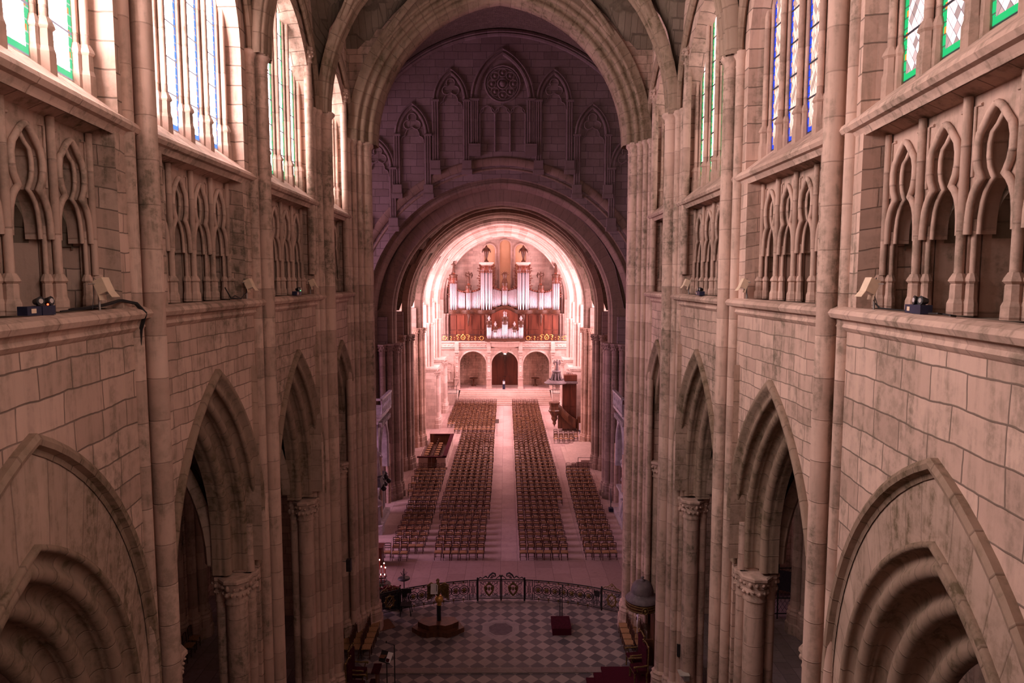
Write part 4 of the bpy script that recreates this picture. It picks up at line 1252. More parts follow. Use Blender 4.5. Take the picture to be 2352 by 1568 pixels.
# ================================================================== ORGAN
YO = 91.3
OX = 0.12
def zo(zy): return 21.72 - 0.00925 * zy
def xo(zx): return OX + (zx - 940) * 0.00925
organ = thing('pipe_organ', (OX, YO, 7.65), 'large pipe organ with red-brown carved case and silvery pipes', 'organ')
b = MB()
b.box((OX, YO + 0.85, 9.5), (14.4, 1.3, 3.7))
b.build('lower_case', 'woodcase', organ)
PAN = [(xo(150), xo(235)), (xo(250), xo(355)), (xo(455), xo(585)), (xo(600), xo(640)), (xo(1240), xo(1275)), (xo(1285), xo(1425)), (xo(1510), xo(1615)), (xo(1635), xo(1715))]
for i, (a, c) in enumerate(PAN):
    p = b = MB()
    x, wd_ = (a + c) / 2, c - a
    b.box((x, YO + 0.16, 10.15), (wd_, 0.12, 1.9)); b.box((x, YO + 0.16, 8.7), (wd_, 0.12, 0.7))
    b.build('panel', 'woodred' if i in (2, 5) else 'woodcase', organ)
# curved central gable of the case front
b = MB()
b.prism([(xo(745) , 9.2), (xo(1130), 9.2), (xo(1130), 11.3)] + [(xo(1130 - 385 * i / 12), 11.3 + 0.62 * math.sin(PI * i / 12) ** 1.5) for i in range(13)], YO - 0.1, YO + 0.3)
b.build('central_panel', 'woodcase', organ)
def cornice_path():
    pts = []
    for i in range(57):
        zx = 135 + (1735 - 135) * i / 56
        x = xo(zx)
        z = 11.42
        d = abs(zx - 940)
        if d < 200: z += 0.62 * (0.5 + 0.5 * math.cos(PI * d / 200))
        y = YO + 0.02
        for c, r in ((675, 105), (1205, 105), (198, 75), (1675, 75), (415, 60), (1462, 60)):
            if abs(zx - c) < r: y -= 0.5 * math.sqrt(1 - ((zx - c) / r) ** 2) * r / 105
        pts.append((x, y, z))
    return pts
b = MB()
cp = cornice_path()
for dz, r in ((0, 0.10), (0.17, 0.13), (0.32, 0.10)):
    b.tube([(x, y - dz * 0.3, z + dz) for x, y, z in cp], r, 6)
rows = [[(x, y + 0.02, z - 0.1) for x, y, z in cp], [(x, y + 0.02, z + 0.42) for x, y, z in cp], [(x, YO + 1.4, z + 0.42) for x, y, z in cp]]
b.grid(rows, lambda i, j: (i, j * 0.2), False)
b.build('main_cornice', 'chairwood', organ)
def zc(x):
    return min(cp, key=lambda p: abs(p[0] - x))[2] + 0.4
def pipe(parent, x, y, z0, z1, r, mat='tin'):
    m = MB()
    ft = min(1.0, (z1 - z0) * 0.2)
    m.lathe([(r * 0.3, z0), (r, z0 + ft), (r, z0 + ft + 0.05), (r, z1), (r * 0.6, z1 + 0.01)], (x, y, 0), 8)
    m.build('pipe', mat, parent)
def tower(parent, x, hw, zb, zt, zcap, npipe, mat='woodcase'):
    """half-round tower: pipes on a semicircle, carved posts, moulded cap"""
    dp = hw * 0.75
    for i in range(npipe):
        t = PI * (i + 0.5) / npipe
        pipe(parent, x - hw * 0.92 * math.cos(t), YO - dp * 0.9 * math.sin(t) + 0.05, zb, zt + 0.1, hw * 0.86 * 1.5 / npipe)
    m = MB()
    m.lathe([(hw * 1.02, zt - 0.25), (hw * 1.06, zt), (hw * 1.02, zcap - 0.32)], (x, YO, 0), 14, a0=PI, a1=2 * PI, sy=0.8)
    for i in range(7):
        t = PI + PI * (i + 0.5) / 7
        m.ball((x + hw * 1.04 * math.cos(t), YO + 0.83 * hw * math.sin(t), zt - 0.18), hw * 0.2, 6, 1.3)
        m.ball((x + hw * 1.05 * math.cos(t + .2), YO + 0.84 * hw * math.sin(t + .2), (zt + zcap) / 2 - 0.1), hw * 0.14, 6, 1.3)
    for sg in (-1, 1):
        m.box((x + sg * hw * 1.08, YO + 0.1, (zb + zcap) / 2 - 0.1), (0.14, 0.3, zcap - zb - 0.2))
    m.build('tower_case', mat, parent)
    m = MB()
    m.lathe([(hw * 1.0, zcap - 0.34), (hw * 1.2, zcap - 0.2), (hw * 1.25, zcap - 0.1), (hw * 1.42, zcap - 0.02), (hw * 1.44, zcap + 0.08), (hw * 1.1, zcap + 0.14), (0.001, zcap + 0.16)], (x, YO + 0.05, 0), 16, sy=0.8)
    m.build('tower_cap', 'pales' if hw > 0.6 else 'chairwood', parent)
def scroll_wing(parent, x, sg, z0, z1, wd_):
    m = MB()
    n_ = int((z1 - z0) / 0.30)
    for i in range(n_):
        z = z0 + (z1 - z0) * i / n_
        m.tube([(x, YO + 0.1, z), (x + sg * wd_ * (0.6 + 0.4 * math.sin(i * 1.9)), YO + 0.05, z + 0.12), (x + sg * wd_ * 0.5, YO + 0.02, z + 0.26)], [0.07, 0.08, 0.03], 5)
    m.tube([(x + sg * 0.05, YO + 0.1, z0), (x + sg * 0.09, YO + 0.1, z1)], 0.06, 5)
    m.build('carved_wing', 'woodcase', parent)
for c, h, zt, zcp, npi in ((675, 0.69, 17.05, 18.05, 5), (1205, 0.69, 17.05, 18.05, 5), (198, 0.42, 15.6, 16.42, 5), (1677, 0.42, 15.6, 16.42, 5), (415, 0.29, 14.35, 15.0, 4), (1462, 0.29, 14.35, 15.0, 4), (938, 0.30, 14.65, 15.35, 4)):
    x = xo(c)
    tower(organ, x, h, zc(x), zt, zcp, npi)
for c, sg in ((590, -1), (768, 1), (1108, -1), (1288, 1)):
    scroll_wing(organ, xo(c), sg, 14.6, 17.9, 0.52)
for c, sg in ((150, -1), (1725, 1)):
    scroll_wing(organ, xo(c), sg, 13.5, 16.2, 0.40)
# flats of smaller pipes between the towers, with carved crests
for a, c, za, zb_ in ((252, 366, 14.35, 14.05), (452, 596, 14.1, 14.5), (756, 890, 14.75, 14.3), (980, 1118, 14.3, 14.75), (1276, 1420, 14.5, 14.1), (1505, 1622, 14.05, 14.35)):
    n_ = 11
    xa, xb = xo(a), xo(c)
    for i in range(n_):
        t = (i + 0.5) / n_
        x = xa + (xb - xa) * t
        pipe(organ, x, YO + 0.12, zc(x) + 0.15, za + (zb_ - za) * t, (xb - xa) / n_ * 0.47)
    m = MB()
    crest = [(xa + (xb - xa) * i / 8, YO + 0.1, za + (zb_ - za) * i / 8 + 0.22 - 0.14 * math.sin(PI * i / 8)) for i in range(9)]
    m.tube(crest, 0.11, 6)
    for p in crest[::2]: m.ball((p[0], p[1] - 0.08, p[2] + 0.05), 0.12, 6)
    m.build('crest_rail', 'woodcase', organ)
    m = MB(); m.box(((xa + xb) / 2, YO + 0.02, zc((xa + xb) / 2) + 0.1), (xb - xa, 0.14, 0.2)); m.build('pipe_foot_rail', 'chairwood', organ)
m = MB()
m.box((OX, YO + 1.0, 13.1), (14.2, 0.7, 2.6))
for c in (675, 1205): m.box((xo(c), YO + 0.7, 14.6), (1.5, 0.9, 6.0))
for c in (198, 1677): m.box((xo(c), YO + 0.7, 13.9), (0.9, 0.9, 4.6))
m.build('back_case', 'chairwood', organ)
# urns with drapery on the two tall towers, figures on the others
for c in (675, 1205):
    m = MB(Fr((xo(c), YO, 18.2)))
    m.lathe([(0.28, 0), (0.3, 0.12), (0.16, 0.2), (0.12, 0.5), (0.2, 0.75), (0.32, 1.25), (0.38, 1.5), (0.25, 1.62), (0.16, 1.8), (0.2, 1.9), (0.10, 2.1), (0.001, 2.25)], n=12)
    for sg in (-1, 1):
        m.tube([(sg * 0.12, 0, 1.85), (sg * 0.42, -0.05, 1.6), (sg * 0.56, -0.05, 1.3), (sg * 0.5, 0, 1.2)], [0.10, 0.11, 0.07, 0.03], 6)
    m.build('urn', 'chairwood', organ)
for c, zb_, h, wg, ps in ((205, 16.5, 1.5, False, 1), (1672, 16.5, 1.55, False, 0), (420, 15.1, 1.55, True, 0), (1455, 15.1, 1.55, True, 1)):
    m = MB(Fr((xo(c), YO, zb_))); m.box((0, 0, 0.12), (0.42, 0.4, 0.3), taper=0.7)
    st = m.build('statue_base', 'woodcase', organ)
    figure('statue', 'chairwood', organ, (xo(c), YO, zb_ + 0.26), h, ps, wg)
m = MB(Fr((xo(938), YO, 15.45)))
m.lathe([(0.42, 0), (0.28, 0.45), (0.22, 0.6), (0.30, 0.9), (0.34, 1.2), (0.2, 1.35)], n=10)
for a in range(7):
    t = PI * a / 6
    m.tube([(0, 0, 1.0), (0.55 * math.cos(t), -0.05, 1.1 + 0.45 * math.sin(t))], [0.09, 0.02], 5)
m.build('trophy', 'chairwood', organ)
for c in (675, 1205, 415, 1462):   # console brackets
    m = MB(Fr((xo(c), YO + 0.05, 0)))
    m.tube([(0, -0.25, 11.2), (0.06, -0.4, 10.9), (0, -0.22, 10.5), (-0.04, -0.3, 10.2), (0, -0.1, 9.7)], [0.2, 0.16, 0.12, 0.12, 0.05], 7)
    m.build('bracket', 'chairwood', organ)
# ---- front (chair) organ
YP_ = 89.75
po = thing('chair_organ', (OX, YP_, 7.75), 'small front organ case with silvery pipes on the gallery edge', 'organ')
_yo = YO
YO = YP_
m = MB(); m.box((OX, YP_ + 0.35, 8.5), (5.0, 0.6, 1.5)); m.build('case', 'chairwood', po)
m = MB()
m.tube([(OX - 2.65, YP_ - 0.05, 7.86), (OX - 1.7, YP_ - 0.1, 7.86), (OX - 0.6, YP_ - 0.2, 7.86), (OX, YP_ - 0.5, 7.86), (OX + 0.6, YP_ - 0.2, 7.86), (OX + 1.7, YP_ - 0.1, 7.86), (OX + 2.65, YP_ - 0.05, 7.86)], 0.16, 6)
m.tube([(OX - 2.6, YP_, 8.06), (OX - 0.6, YP_ - 0.2, 8.06), (OX, YP_ - 0.45, 8.06), (OX + 0.6, YP_ - 0.2, 8.06), (OX + 2.6, YP_, 8.06)], 0.1, 6)
m.build('base_moulding', 'chairwood', po)
for c, h, zt, zcp, npi in ((715, 0.27, 9.85, 10.35, 4), (1168, 0.27, 9.85, 10.35, 4), (940, 0.32, 10.25, 10.85, 4), (804, 0.22, 9.2, 9.6, 3), (1076, 0.22, 9.2, 9.6, 3)):
    tower(po, xo(c), h, 8.1, zt, zcp, npi, 'chairwood')
for a, c, z in ((745, 780, 9.1), (830, 905, 9.35), (975, 1050, 9.35), (1100, 1138, 9.1)):
    n_ = 3 if c - a < 50 else 6
    for i in range(n_):
        pipe(po, xo(a + (c - a) * (i + 0.5) / n_), YP_, 8.1, z + 0.05 * i, (c - a) * 0.00925 / n_ * 0.47)
    m = MB(); m.tube([(xo(a), YP_, z + 0.1), (xo((a + c) / 2), YP_ - 0.05, z + 0.2), (xo(c), YP_, z + 0.35)], 0.10, 5); m.build('crest_rail', 'woodcase', po)
for c, z in ((715, 10.45), (1168, 10.45), (804, 9.7), (1076, 9.7)):
    m = MB(Fr((xo(c), YP_, z))); m.lathe([(0.16, 0), (0.08, 0.12), (0.2, 0.3), (0.2, 0.38), (0.08, 0.5), (0.1, 0.6), (0.001, 0.7)], n=8); m.build('finial', 'marble', po)
figure('statue', 'marble', po, (xo(930), YP_, 10.95), 0.8, 0)
figure('statue', 'marble', po, (xo(955), YP_ + 0.1, 10.95), 0.72, 1)
YO = _yo
# ---- gallery railings, iron with gilt scrolls
for sg in (-1, 1):
    xa, xb = (OX + 2.75, 8.4) if sg > 0 else (-8.2, OX - 2.75)
    r_ = thing('gallery_railing', ((xa + xb) / 2, YG - 0.2, 7.72), 'iron gallery railing with gilded scrolls %s of the front organ' % SIDE[sg], 'railing')
    m = MB()
    for z in (7.82, 8.62): m.tube([(xa, YG - 0.2, z), (xb, YG - 0.2, z)], 0.03, 6)
    for k in range(17): m.tube([(xa + (xb - xa) * k / 16, YG - 0.18, 7.72), (xa + (xb - xa) * k / 16, YG - 0.18, 8.62)], 0.015, 4)
    m.build('frame', 'iron', r_)
    m = MB()
    xm = (xa + xb) / 2
    F_ = Fr((0, YG - 0.24, 0))
    m.fr = F_
    m.tube([(xm - 0.28 + 0.28 * (1 - math.cos(t)) * 1.0, 0, 8.25 + 0.3 * math.sin(t)) for t in [2 * PI * i / 14 for i in range(15)]], 0.055, 5)
    m.ball((xm, 0, 8.6), 0.12, 6); m.tube([(xm - .12, 0, 8.35), (xm, 0, 8.1), (xm + .12, 0, 8.35)], 0.04, 5)
    for q_ in (-1, 1):
        m.tube([(xm + q_ * 0.35, 0, 8.55), (xm + q_ * 0.6, 0, 8.62), (xm + q_ * 0.85, 0, 8.5), (xm + q_ * 0.8, 0, 8.36)], 0.045, 5)
        for k, dx in enumerate((0.7, 1.15, 1.6, 2.05, 2.45)):
            x = xm + q_ * dx
            if k == 4: ring(m, x, 8.15, 0.26, 0.045, 0, 12)
            elif k % 2 == 0: m.tube([(x - .12, 0, 8.35), (x + .05, 0, 8.4), (x + .08, 0, 8.2), (x - .08, 0, 8.05), (x, 0, 7.88), (x + .12, 0, 7.95)], 0.04, 5)
            else:
                m.ball((x, 0, 8.25), 0.06, 5); m.ball((x, 0, 7.95), 0.05, 5)
    m.build('gilt_scrolls', 'gold', r_)
# ================================================================== CHAIRS
ORDN = ['first', 'second', 'third', 'fourth', 'fifth', 'sixth', 'seventh', 'eighth', 'ninth', 'tenth', 'eleventh', 'twelfth', 'thirteenth', 'fourteenth', 'fifteenth', 'sixteenth', 'seventeenth', 'eighteenth', 'nineteenth', 'twentieth']
def chair_parts():
    """rush-seated church chair facing -y: list of (part, material, builder)"""
    out = []
    m = MB(); m.box((0, -0.01, 0.445), (0.40, 0.37, 0.035)); m.box((0, -0.01, 0.468), (0.33, 0.30, 0.02)); out.append(('seat', 'rush', m))
    m = MB(); 
    for z, hh in ((0.62, 0.035), (0.74, 0.04)):
        m.box((0, 0.19, z), (0.35, 0.02, hh))
    m.tube([(-0.19, 0.19, 0.86), (-0.1, 0.19, 0.885), (0.1, 0.19, 0.885), (0.19, 0.19, 0.86)], 0.026, 6)
    out.append(('backrest', 'chairwood', m))
    for sx in (-1, 1):
        m = MB(); m.tube([(sx * 0.18, -0.17, 0.0), (sx * 0.18, -0.17, 0.45)], 0.018, 6); out.append(('leg', 'chairwood', m))
        m = MB(); m.tube([(sx * 0.175, 0.20, 0.0), (sx * 0.175, 0.165, 0.45), (sx * 0.18, 0.195, 0.87)], 0.018, 6); out.append(('leg', 'chairwood', m))
    m = MB()
    m.tube([(-0.18, -0.17, 0.22), (0.18, -0.17, 0.22)], 0.012, 5); m.tube([(-0.18, 0.18, 0.26), (0.18, 0.18, 0.26)], 0.012, 5)
    for sx in (-1, 1): m.tube([(sx * 0.18, -0.17, 0.16), (sx * 0.178, 0.185, 0.16)], 0.012, 5)
    out.append(('stretchers', 'chairwood', m))
    return out
proto = thing('church_chair', (0, 0, 0), '', 'chair')
for nm, mt, mb in chair_parts(): mb.build(nm, mt, proto)
first_used = [False]
def put_chair(x, y, rz, label, group, z=0.0):
    if not first_used[0]:
        first_used[0] = True
        proto.location = (x, y, z); proto.rotation_euler = (0, 0, rz); proto['label'] = label; proto['group'] = group
        return proto
    return dup(proto, (x, y, z), rz, label, group)
ROW0, PITCH, NROW = 37.55, 0.945, 51
def rows_of(block):
    """(row, list of x from the inner side outwards)"""
    for r in range(NROW):
        y = ROW0 + r * PITCH
        if block == 'R1':
            n_ = 6 if r < 10 else 7
            yield r, y, [1.22 + 0.468 * i for i in range(n_)]
        elif block == 'L2':
            if y < 44: n_ = 6
            elif y < 68: n_ = 7
            elif y < 72.5: n_ = 9
            else: n_ = 11
            x0 = -1.20 if y < 44 else (-1.05 if y < 60 else -1.1)
            if 68.2 < y < 69.0: continue
            yield r, y, [x0 - (0.485 if y < 60 else 0.475) * i for i in range(n_)]
        elif block == 'L1':
            if r > 18: return
            n_ = 3 if r == 0 else (4 if r < 12 else 5)
            x0 = -5.55 if r == 0 else (-4.75 - max(0, r - 4) * 0.012)
            if r in (13, 15): n_ = 4
            yield r, y, [x0 - 0.47 * i for i in range(n_)]
        elif block == 'R2':
            if r > 18: return
            yield r, y, [4.95 + r * 0.022 + 0.47 * i for i in range(4)]
BLK = {'L1': ('outer block before the boxed pew', 'chairs in the outer left block'), 'L2': ('centre block on the pew side', 'chairs left of the centre aisle'),
       'R1': ('centre block on the pulpit side', 'chairs right of the centre aisle'), 'R2': ('outer block before the pier steps', 'chairs in the outer right block')}
far = MB()
parts_far = chair_parts()
mats_far = ['rush', 'chairwood']
IND = 14
for blk in ('L1', 'L2', 'R1', 'R2'):
    for r, y, xs in rows_of(blk):
        rnd = random.Random(hash((len(blk), r, blk[0] == 'L', blk[1])) & 0xffff)
        for i, x in enumerate(xs):
            xx, yy, rz = x + rnd.uniform(-.02, .02), y + rnd.uniform(-.05, .05), rnd.uniform(-.07, .07)
            if r < IND:
                put_chair(xx, yy, rz, 'rush chair, %s row back, %s seat outward, %s' % (ORDN[r], ORDN[i], BLK[blk][0]), BLK[blk][1])
            else:
                cs, sn = math.cos(rz), math.sin(rz)
                far.fr = WORLD
                for nm, mt, mb in parts_far:
                    base = len(far.v)
                    far.v += [Vector((xx + v.x * cs - v.y * sn, yy + v.x * sn + v.y * cs, v.z)) for v in mb.v]
                    far.f += [[q + base for q in f] for f in mb.f]
                    far.uv += mb.uv; far.sm += mb.sm; far.mi += [0 if mt == 'rush' else 1] * len(mb.f)
far.build('distant_church_chair', mats_far, label='mass of rush chairs filling the far rows of both long blocks', cat='chairs', kind='stuff')
# group below the pulpit
for r in range(3):
    for i in range(5):
        if r == 0 and i > 3: continue
        put_chair(5.12 + 0.50 * i + 0.05 * r, 65.3 + r * 0.95, 0.05 * ((i * 7 + r) % 3 - 1), 'rush chair at the foot of the pulpit, %s row, %s from the aisle' % (ORDN[r], ORDN[i]), 'chairs below the pulpit')
# ================================================================== BOXED PEW with facing chairs
r_ = thing('boxed_pew', (-5.9, 60.0, 0), 'walled singers pew with white panels and crimson padded rail', 'pew')
bx0, bx1, by0, by1 = -7.05, -4.92, 56.2, 64.6
m = MB()
m.box((bx1, (by0 + by1) / 2, 0.5), (0.14, by1 - by0, 1.0)); 
for k in range(6): m.box((bx1 + 0.06, by0 + 0.7 + k * 1.4, 0.5), (0.08, 1.1, 0.7))
m.box((bx1 - 0.3, by0, 0.5), (0.62, 0.12, 1.0)); m.box((bx0 + 0.35, by0, 0.5), (0.78, 0.12, 1.0))
m.box((bx1 - 0.2, by0 - 0.03, 0.1), (0.9, 0.2, 0.2)); m.box((bx1 + 0.05, (by0 + by1) / 2, 0.08), (0.3, by1 - by0, 0.16))
m.build('panelled_wall', 'pales', r_)
m = MB(); m.box((bx1, (by0 + by1) / 2, 1.04), (0.34, by1 - by0 + 0.3, 0.09)); m.box(((bx0 + bx1) / 2, by0, 1.04), (bx1 - bx0 + 0.3, 0.26, 0.09)); m.box(((bx0 + bx1) / 2 + .3, by1, 1.04), (bx1 - bx0 - .4, 0.26, 0.09))
m.build('padded_rail', 'velvet', r_)
for q_ in (-1, 1):
    m = MB(); m.box((-6.0 + q_ * 0.21, by0, 0.5), (0.40, 0.09, 0.98)); m.build('door', 'wood', r_)
m = MB(); m.box(((bx0 + bx1) / 2, by1, 0.6), (bx1 - bx0, 0.14, 1.0)); m.build('end_wall', 'wood', r_)
m = MB(); m.box(((bx0 + bx1) / 2, (by0 + by1) / 2, 0.08), (bx1 - bx0, by1 - by0, 0.14)); m.build('platform', 'chairwood', r_)
for c, x in enumerate((-6.75, -5.85)):
    for i in range(8):
        put_chair(x, 57.2 + i * 0.80, PI / 2 + 0.05, 'pale-seated chair inside the boxed pew, %s row, %s from its door' % (('outer', 'inner')[c], ORDN[i]), 'chairs in the boxed pew', z=0.15)
# ================================================================== STONE STEPS beside the right pier, sign, railing
r_ = thing('pier_steps', (6.3, 59.5, 0), 'four pale stone steps running along the right nave pier', 'steps', kind='structure')
for k in range(4):
    m = MB(); m.box((5.6 + 0.4 * k + (8.2 - 5.4 - 0.4 * k) / 2 - 0.2, 60.0, 0.075 + 0.15 * k), (8.2 - 5.4 - 0.4 * k, 6.6, 0.15)); m.build('step', 'pales', r_)
r_ = thing('hand_rail', (7.2, 55.9, 0), 'thin iron rail at the near end of the pier steps', 'railing')
m = MB()
for z in (0.5, 0.95): m.tube([(6.3, 56.2, z), (8.0, 56.1, z)], 0.02, 6)
m.build('rail', 'iron', r_)
for x in (6.3, 8.0):
    m = MB(); m.tube([(x, 56.15, 0), (x, 56.15, 0.97)], 0.022, 6); m.build('post', 'iron', r_)
r_ = thing('hand_rail', (7.45, 46.4, 0), 'short dark handrail beside the crossing pier right of the chairs', 'railing')
m = MB(); m.tube([(7.75, 47.4, 0.0), (7.7, 47.4, 1.0), (7.5, 46.0, 0.9), (7.5, 46.0, 0.0)], 0.03, 6); m.build('rail', 'iron', r_)
m = MB(); m.box((7.45, 45.6, 0.12), (0.3, 0.35, 0.24)); m.build('base', 'navy', r_)
r_ = thing('aisle_sign', (-0.68, 68.5, 0), 'thin pole with small grey sign in the centre aisle', 'sign')
m = MB(); m.tube([(-0.68, 68.5, 0), (-0.68, 68.5, 1.7)], 0.018, 6); m.lathe([(0.16, 0), (0.16, 0.03), (0.03, 0.05)], (-0.68, 68.5, 0), 10); m.build('pole', 'steel', r_)
m = MB(); m.box((-0.64, 68.47, 1.5), (0.34, 0.02, 0.42)); m.build('board', 'steel', r_)
# ================================================================== PULPIT
r_ = thing('pulpit', (6.7, 71.2, 0), 'dark wooden pulpit with wide canopy, statue and curving stair', 'pulpit')
m = MB()
m.box((6.95, 71.6, 2.6), (1.45, 1.1, 5.2))
for z0, z1 in ((0.4, 2.4), (2.6, 4.9)):
    for x in (6.55, 7.3): m.box((x, 71.03, (z0 + z1) / 2), (0.55, 0.06, z1 - z0))
m.build('back_panel', 'woodred', r_)
m = MB(); m.box((7.05, 71.5, 5.55), (1.35, 1.0, 0.62)); m.build('back_cap', 'woodred', r_)
m = MB(Fr((5.45, 70.9, 0)))
m.lathe([(0.9, 4.95), (1.15, 5.02), (1.2, 5.12), (1.0, 5.2), (0.9, 5.35), (0.001, 5.42)], n=20)
m.build('canopy', 'slate', r_)
m = MB(); m.box((6.6, 71.3, 5.1), (2.3, 1.4, 0.18)); m.build('canopy_ledge', 'slate', r_)
m = MB(Fr((5.55, 70.9, 0)))
for a in range(10):
    t = 2 * PI * a / 10
    m.tube([(0.62 * math.cos(t), 0.62 * math.sin(t), 5.3), (0.75 * math.cos(t), 0.75 * math.sin(t), 5.55)], [0.12, 0.04], 6)
    m.tube([(0.55 * math.cos(t), 0.55 * math.sin(t), 5.35), (0.36 * math.cos(t), 0.36 * math.sin(t), 6.2)], [0.10, 0.05], 6)
m.lathe([(0.42, 5.35), (0.4, 5.9), (0.44, 6.2), (0.5, 6.25), (0.46, 6.35), (0.001, 6.4)], n=12)
m.build('drum', 'slate', r_)
figure('statue', 'slate', r_, (5.6, 70.9, 6.38), 1.15, 1, True)
m = MB(Fr((5.35, 70.9, 0)))
m.lathe([(0.001, 0.3), (0.06, 0.55), (0.2, 0.75), (0.16, 0.95), (0.34, 1.25), (0.30, 1.5), (0.5, 1.9), (0.62, 2.05), (0.66, 2.15), (0.55, 2.25), (0.5, 2.6), (0.58, 2.95), (0.62, 3.0), (0.5, 3.0)], n=8, smooth=False)
m.build('tub', 'wood', r_)
m = MB()
rows = []
for i in range(11):
    t = i / 10
    x = 5.75 + 2.3 * t
    y = 70.7 - 0.25 * math.sin(PI * t)
    zt = 2.95 - 1.9 * t - 0.25 * math.sin(PI * t)
    rows.append([(x, y - 0.07, zt - 1.0), (x, y - 0.07, zt), (x, y + 0.03, zt + 0.04), (x, y + 0.07, zt), (x, y + 0.07, zt - 1.0)])
m.grid(rows, lambda i, j: (j * 0.3, i * 0.25), True)
m.build('stair_parapet', 'wood', r_)
m = MB(Fr((7.05, 70.42, 1.25))); m.box((0, 0, 0), (0.02, 0.02, 0.02)); m.lathe([(0.001, -0.01), (0.22, 0.0), (0.26, 0.03)], n=14, sy=1.0)
m = MB()
m.poly([(7.0 + 0.24 * math.cos(t), 70.35 + 0.02 * math.cos(t), 1.33 + 0.34 * math.sin(t) - 0.2 * math.cos(t)) for t in [2 * PI * i / 16 for i in range(16)]])
m.build('oval_medallion', 'chairwood', r_)
m = MB()
for k in range(7): m.box((5.9 + 0.32 * k, 71.0, 1.0 - 0.13 * k + 0.3), (0.34, 0.7, 2.1 - 0.26 * k))
m.build('stair', 'wood', r_)
m = MB(); m.box((8.0, 70.6, 0.75), (0.5, 0.6, 1.5)); m.build('newel', 'wood', r_)
r_ = thing('notice_board', (8.0, 69.2, 0), 'small white notice stand beside the foot of the pulpit stair', 'sign')
m = MB(); m.box((8.0, 69.2, 0.35), (0.5, 0.3, 0.1)); m.box((8.0, 69.2, 0.15), (0.3, 0.3, 0.3)); m.build('base', 'navy', r_)
m = MB(); m.box((8.0, 69.2, 0.75), (0.46, 0.08, 0.75)); m.build('board', 'paper', r_)
# ================================================================== CROSSING MONUMENTS
for s in (-1, 1):
    r_ = thing('tribune', (s * 8.6, 45.2, 6.3), 'small stone tribune with pierced balustrade at the %s crossing pier' % SIDE[s], 'balcony', kind='structure')
    m = MB(); m.box((s * 9.0, 45.0, 7.1), (2.6, 3.6, 0.16)); m.box((s * 9.05, 45.0, 6.9), (2.4, 3.4, 0.2)); m.box((s * 9.1, 45.0, 6.65), (2.2, 3.2, 0.25)); m.build('floor_slab', 'marble', r_)
    m = MB(); m.box((s * 7.75, 45.0, 8.18), (0.22, 3.6, 0.12)); m.box((s * 9.0, 43.25, 8.18), (2.5, 0.2, 0.12)); m.build('coping', 'marble', r_)
    m = MB()
    for k in range(8):
        y = 43.4 + k * 0.46
        F_ = Fr((s * 7.75, 0, 0), (0, 1, 0), (s, 0, 0)); m.fr = F_
        m.tube([(y, 0, 7.18), (y + 0.23, 0, 7.65), (y, 0, 8.12)], 0.045, 5); m.tube([(y + 0.46, 0, 7.18), (y + 0.23, 0, 7.65), (y + 0.46, 0, 8.12)], 0.045, 5)
    m.build('balustrade', 'marble', r_)
    m = MB()
    for k in range(9): m.box((s * 7.85, 43.4 + k * 0.4, 6.5), (0.2, 0.14, 0.3))
    m.build('dentils', 'marble', r_)
    m = MB(Fr((s * 7.95, 45.0, 0), (0, 1, 0), (s, 0, 0)))
    m.arch(0, 4.6, 1.25, 0.5, [(0.3, 0.0), (0.2, -0.12), (0.05, -0.1), (0.0, 0.0), (0.0, 0.5)], leg=3.0, n=10)
    m.archwall(-1.75, 1.75, 3.0, 6.6, 0, 4.6, 1.25, 0.5, 0.2, 0.02)
    m.build('arch', 'marble', r_)
    m = MB()
    for y in (43.45, 46.6): m.tube([(s * 7.95, y, 0.3), (s * 7.95, y, 4.5)], 0.16, 10)
    m.build('column', 'joint', r_)
r_ = thing('wall_monument', (-8.4, 43.3, 0), 'grey marble tomb monument with statues at the left crossing pier', 'monument')
m = MB(); m.box((-8.5, 43.6, 1.25), (1.1, 3.2, 2.5)); m.box((-8.4, 43.6, 0.2), (1.5, 3.6, 0.4)); m.box((-8.45, 43.6, 2.6), (1.4, 3.5, 0.22)); m.build('tomb_chest', 'marble', r_)
m = MB(); m.box((-7.93, 43.9, 1.3), (0.06, 1.9, 1.3)); m.build('inscription_panel', 'slate', r_)
m = MB(); m.box((-8.3, 43.5, 2.95), (1.3, 2.4, 0.5), taper=0.8)
for k in range(14): m.ball((-7.75 + random.uniform(-.25, .25), 42.6 + k * 0.14, 2.75 + random.uniform(-.25, .3)), 0.18, 6)
m.build('garland', 'dish', r_)
figure('statue', 'marble', r_, (-8.1, 43.2, 3.2), 1.9, 0)
figure('statue', 'marble', r_, (-7.85, 41.7, 0.55), 1.9, 1)
m = MB(); m.box((-7.85, 41.7, 0.28), (0.8, 0.8, 0.56)); m.build('statue_base', 'marble', r_)
r_ = thing('wall_monument', (8.3, 43.6, 0), 'pale marble tomb with carved figures at the right crossing pier', 'monument')
m = MB(); m.box((8.5, 43.6, 0.95), (1.2, 3.0, 1.9)); m.box((8.4, 43.6, 0.2), (1.6, 3.4, 0.4)); m.box((8.45, 43.6, 1.95), (1.45, 3.2, 0.16)); m.build('tomb_chest', 'marble', r_)
m = MB()
for y in (42.3, 43.0): m.tube([(7.85, y, 0.3), (7.72, y, 0.6), (7.85, y, 1.5), (7.75, y, 1.8)], [0.12, 0.16, 0.1, 0.16], 7)
m.build('volutes', 'marble', r_)
figure('statue', 'marble', r_, (8.0, 43.7, 2.0), 1.15, 0)
m = MB(); m.box((8.5, 44.6, 3.4), (0.9, 1.4, 0.4)); m.ball((8.05, 44.5, 3.75), 0.2, 8); m.build('bracket_head', 'marble', r_)
r_ = thing('wooden_box', (-6.9, 37.0, 0), 'reddish wooden cabinet beside the left crossing pier', 'cabinet')
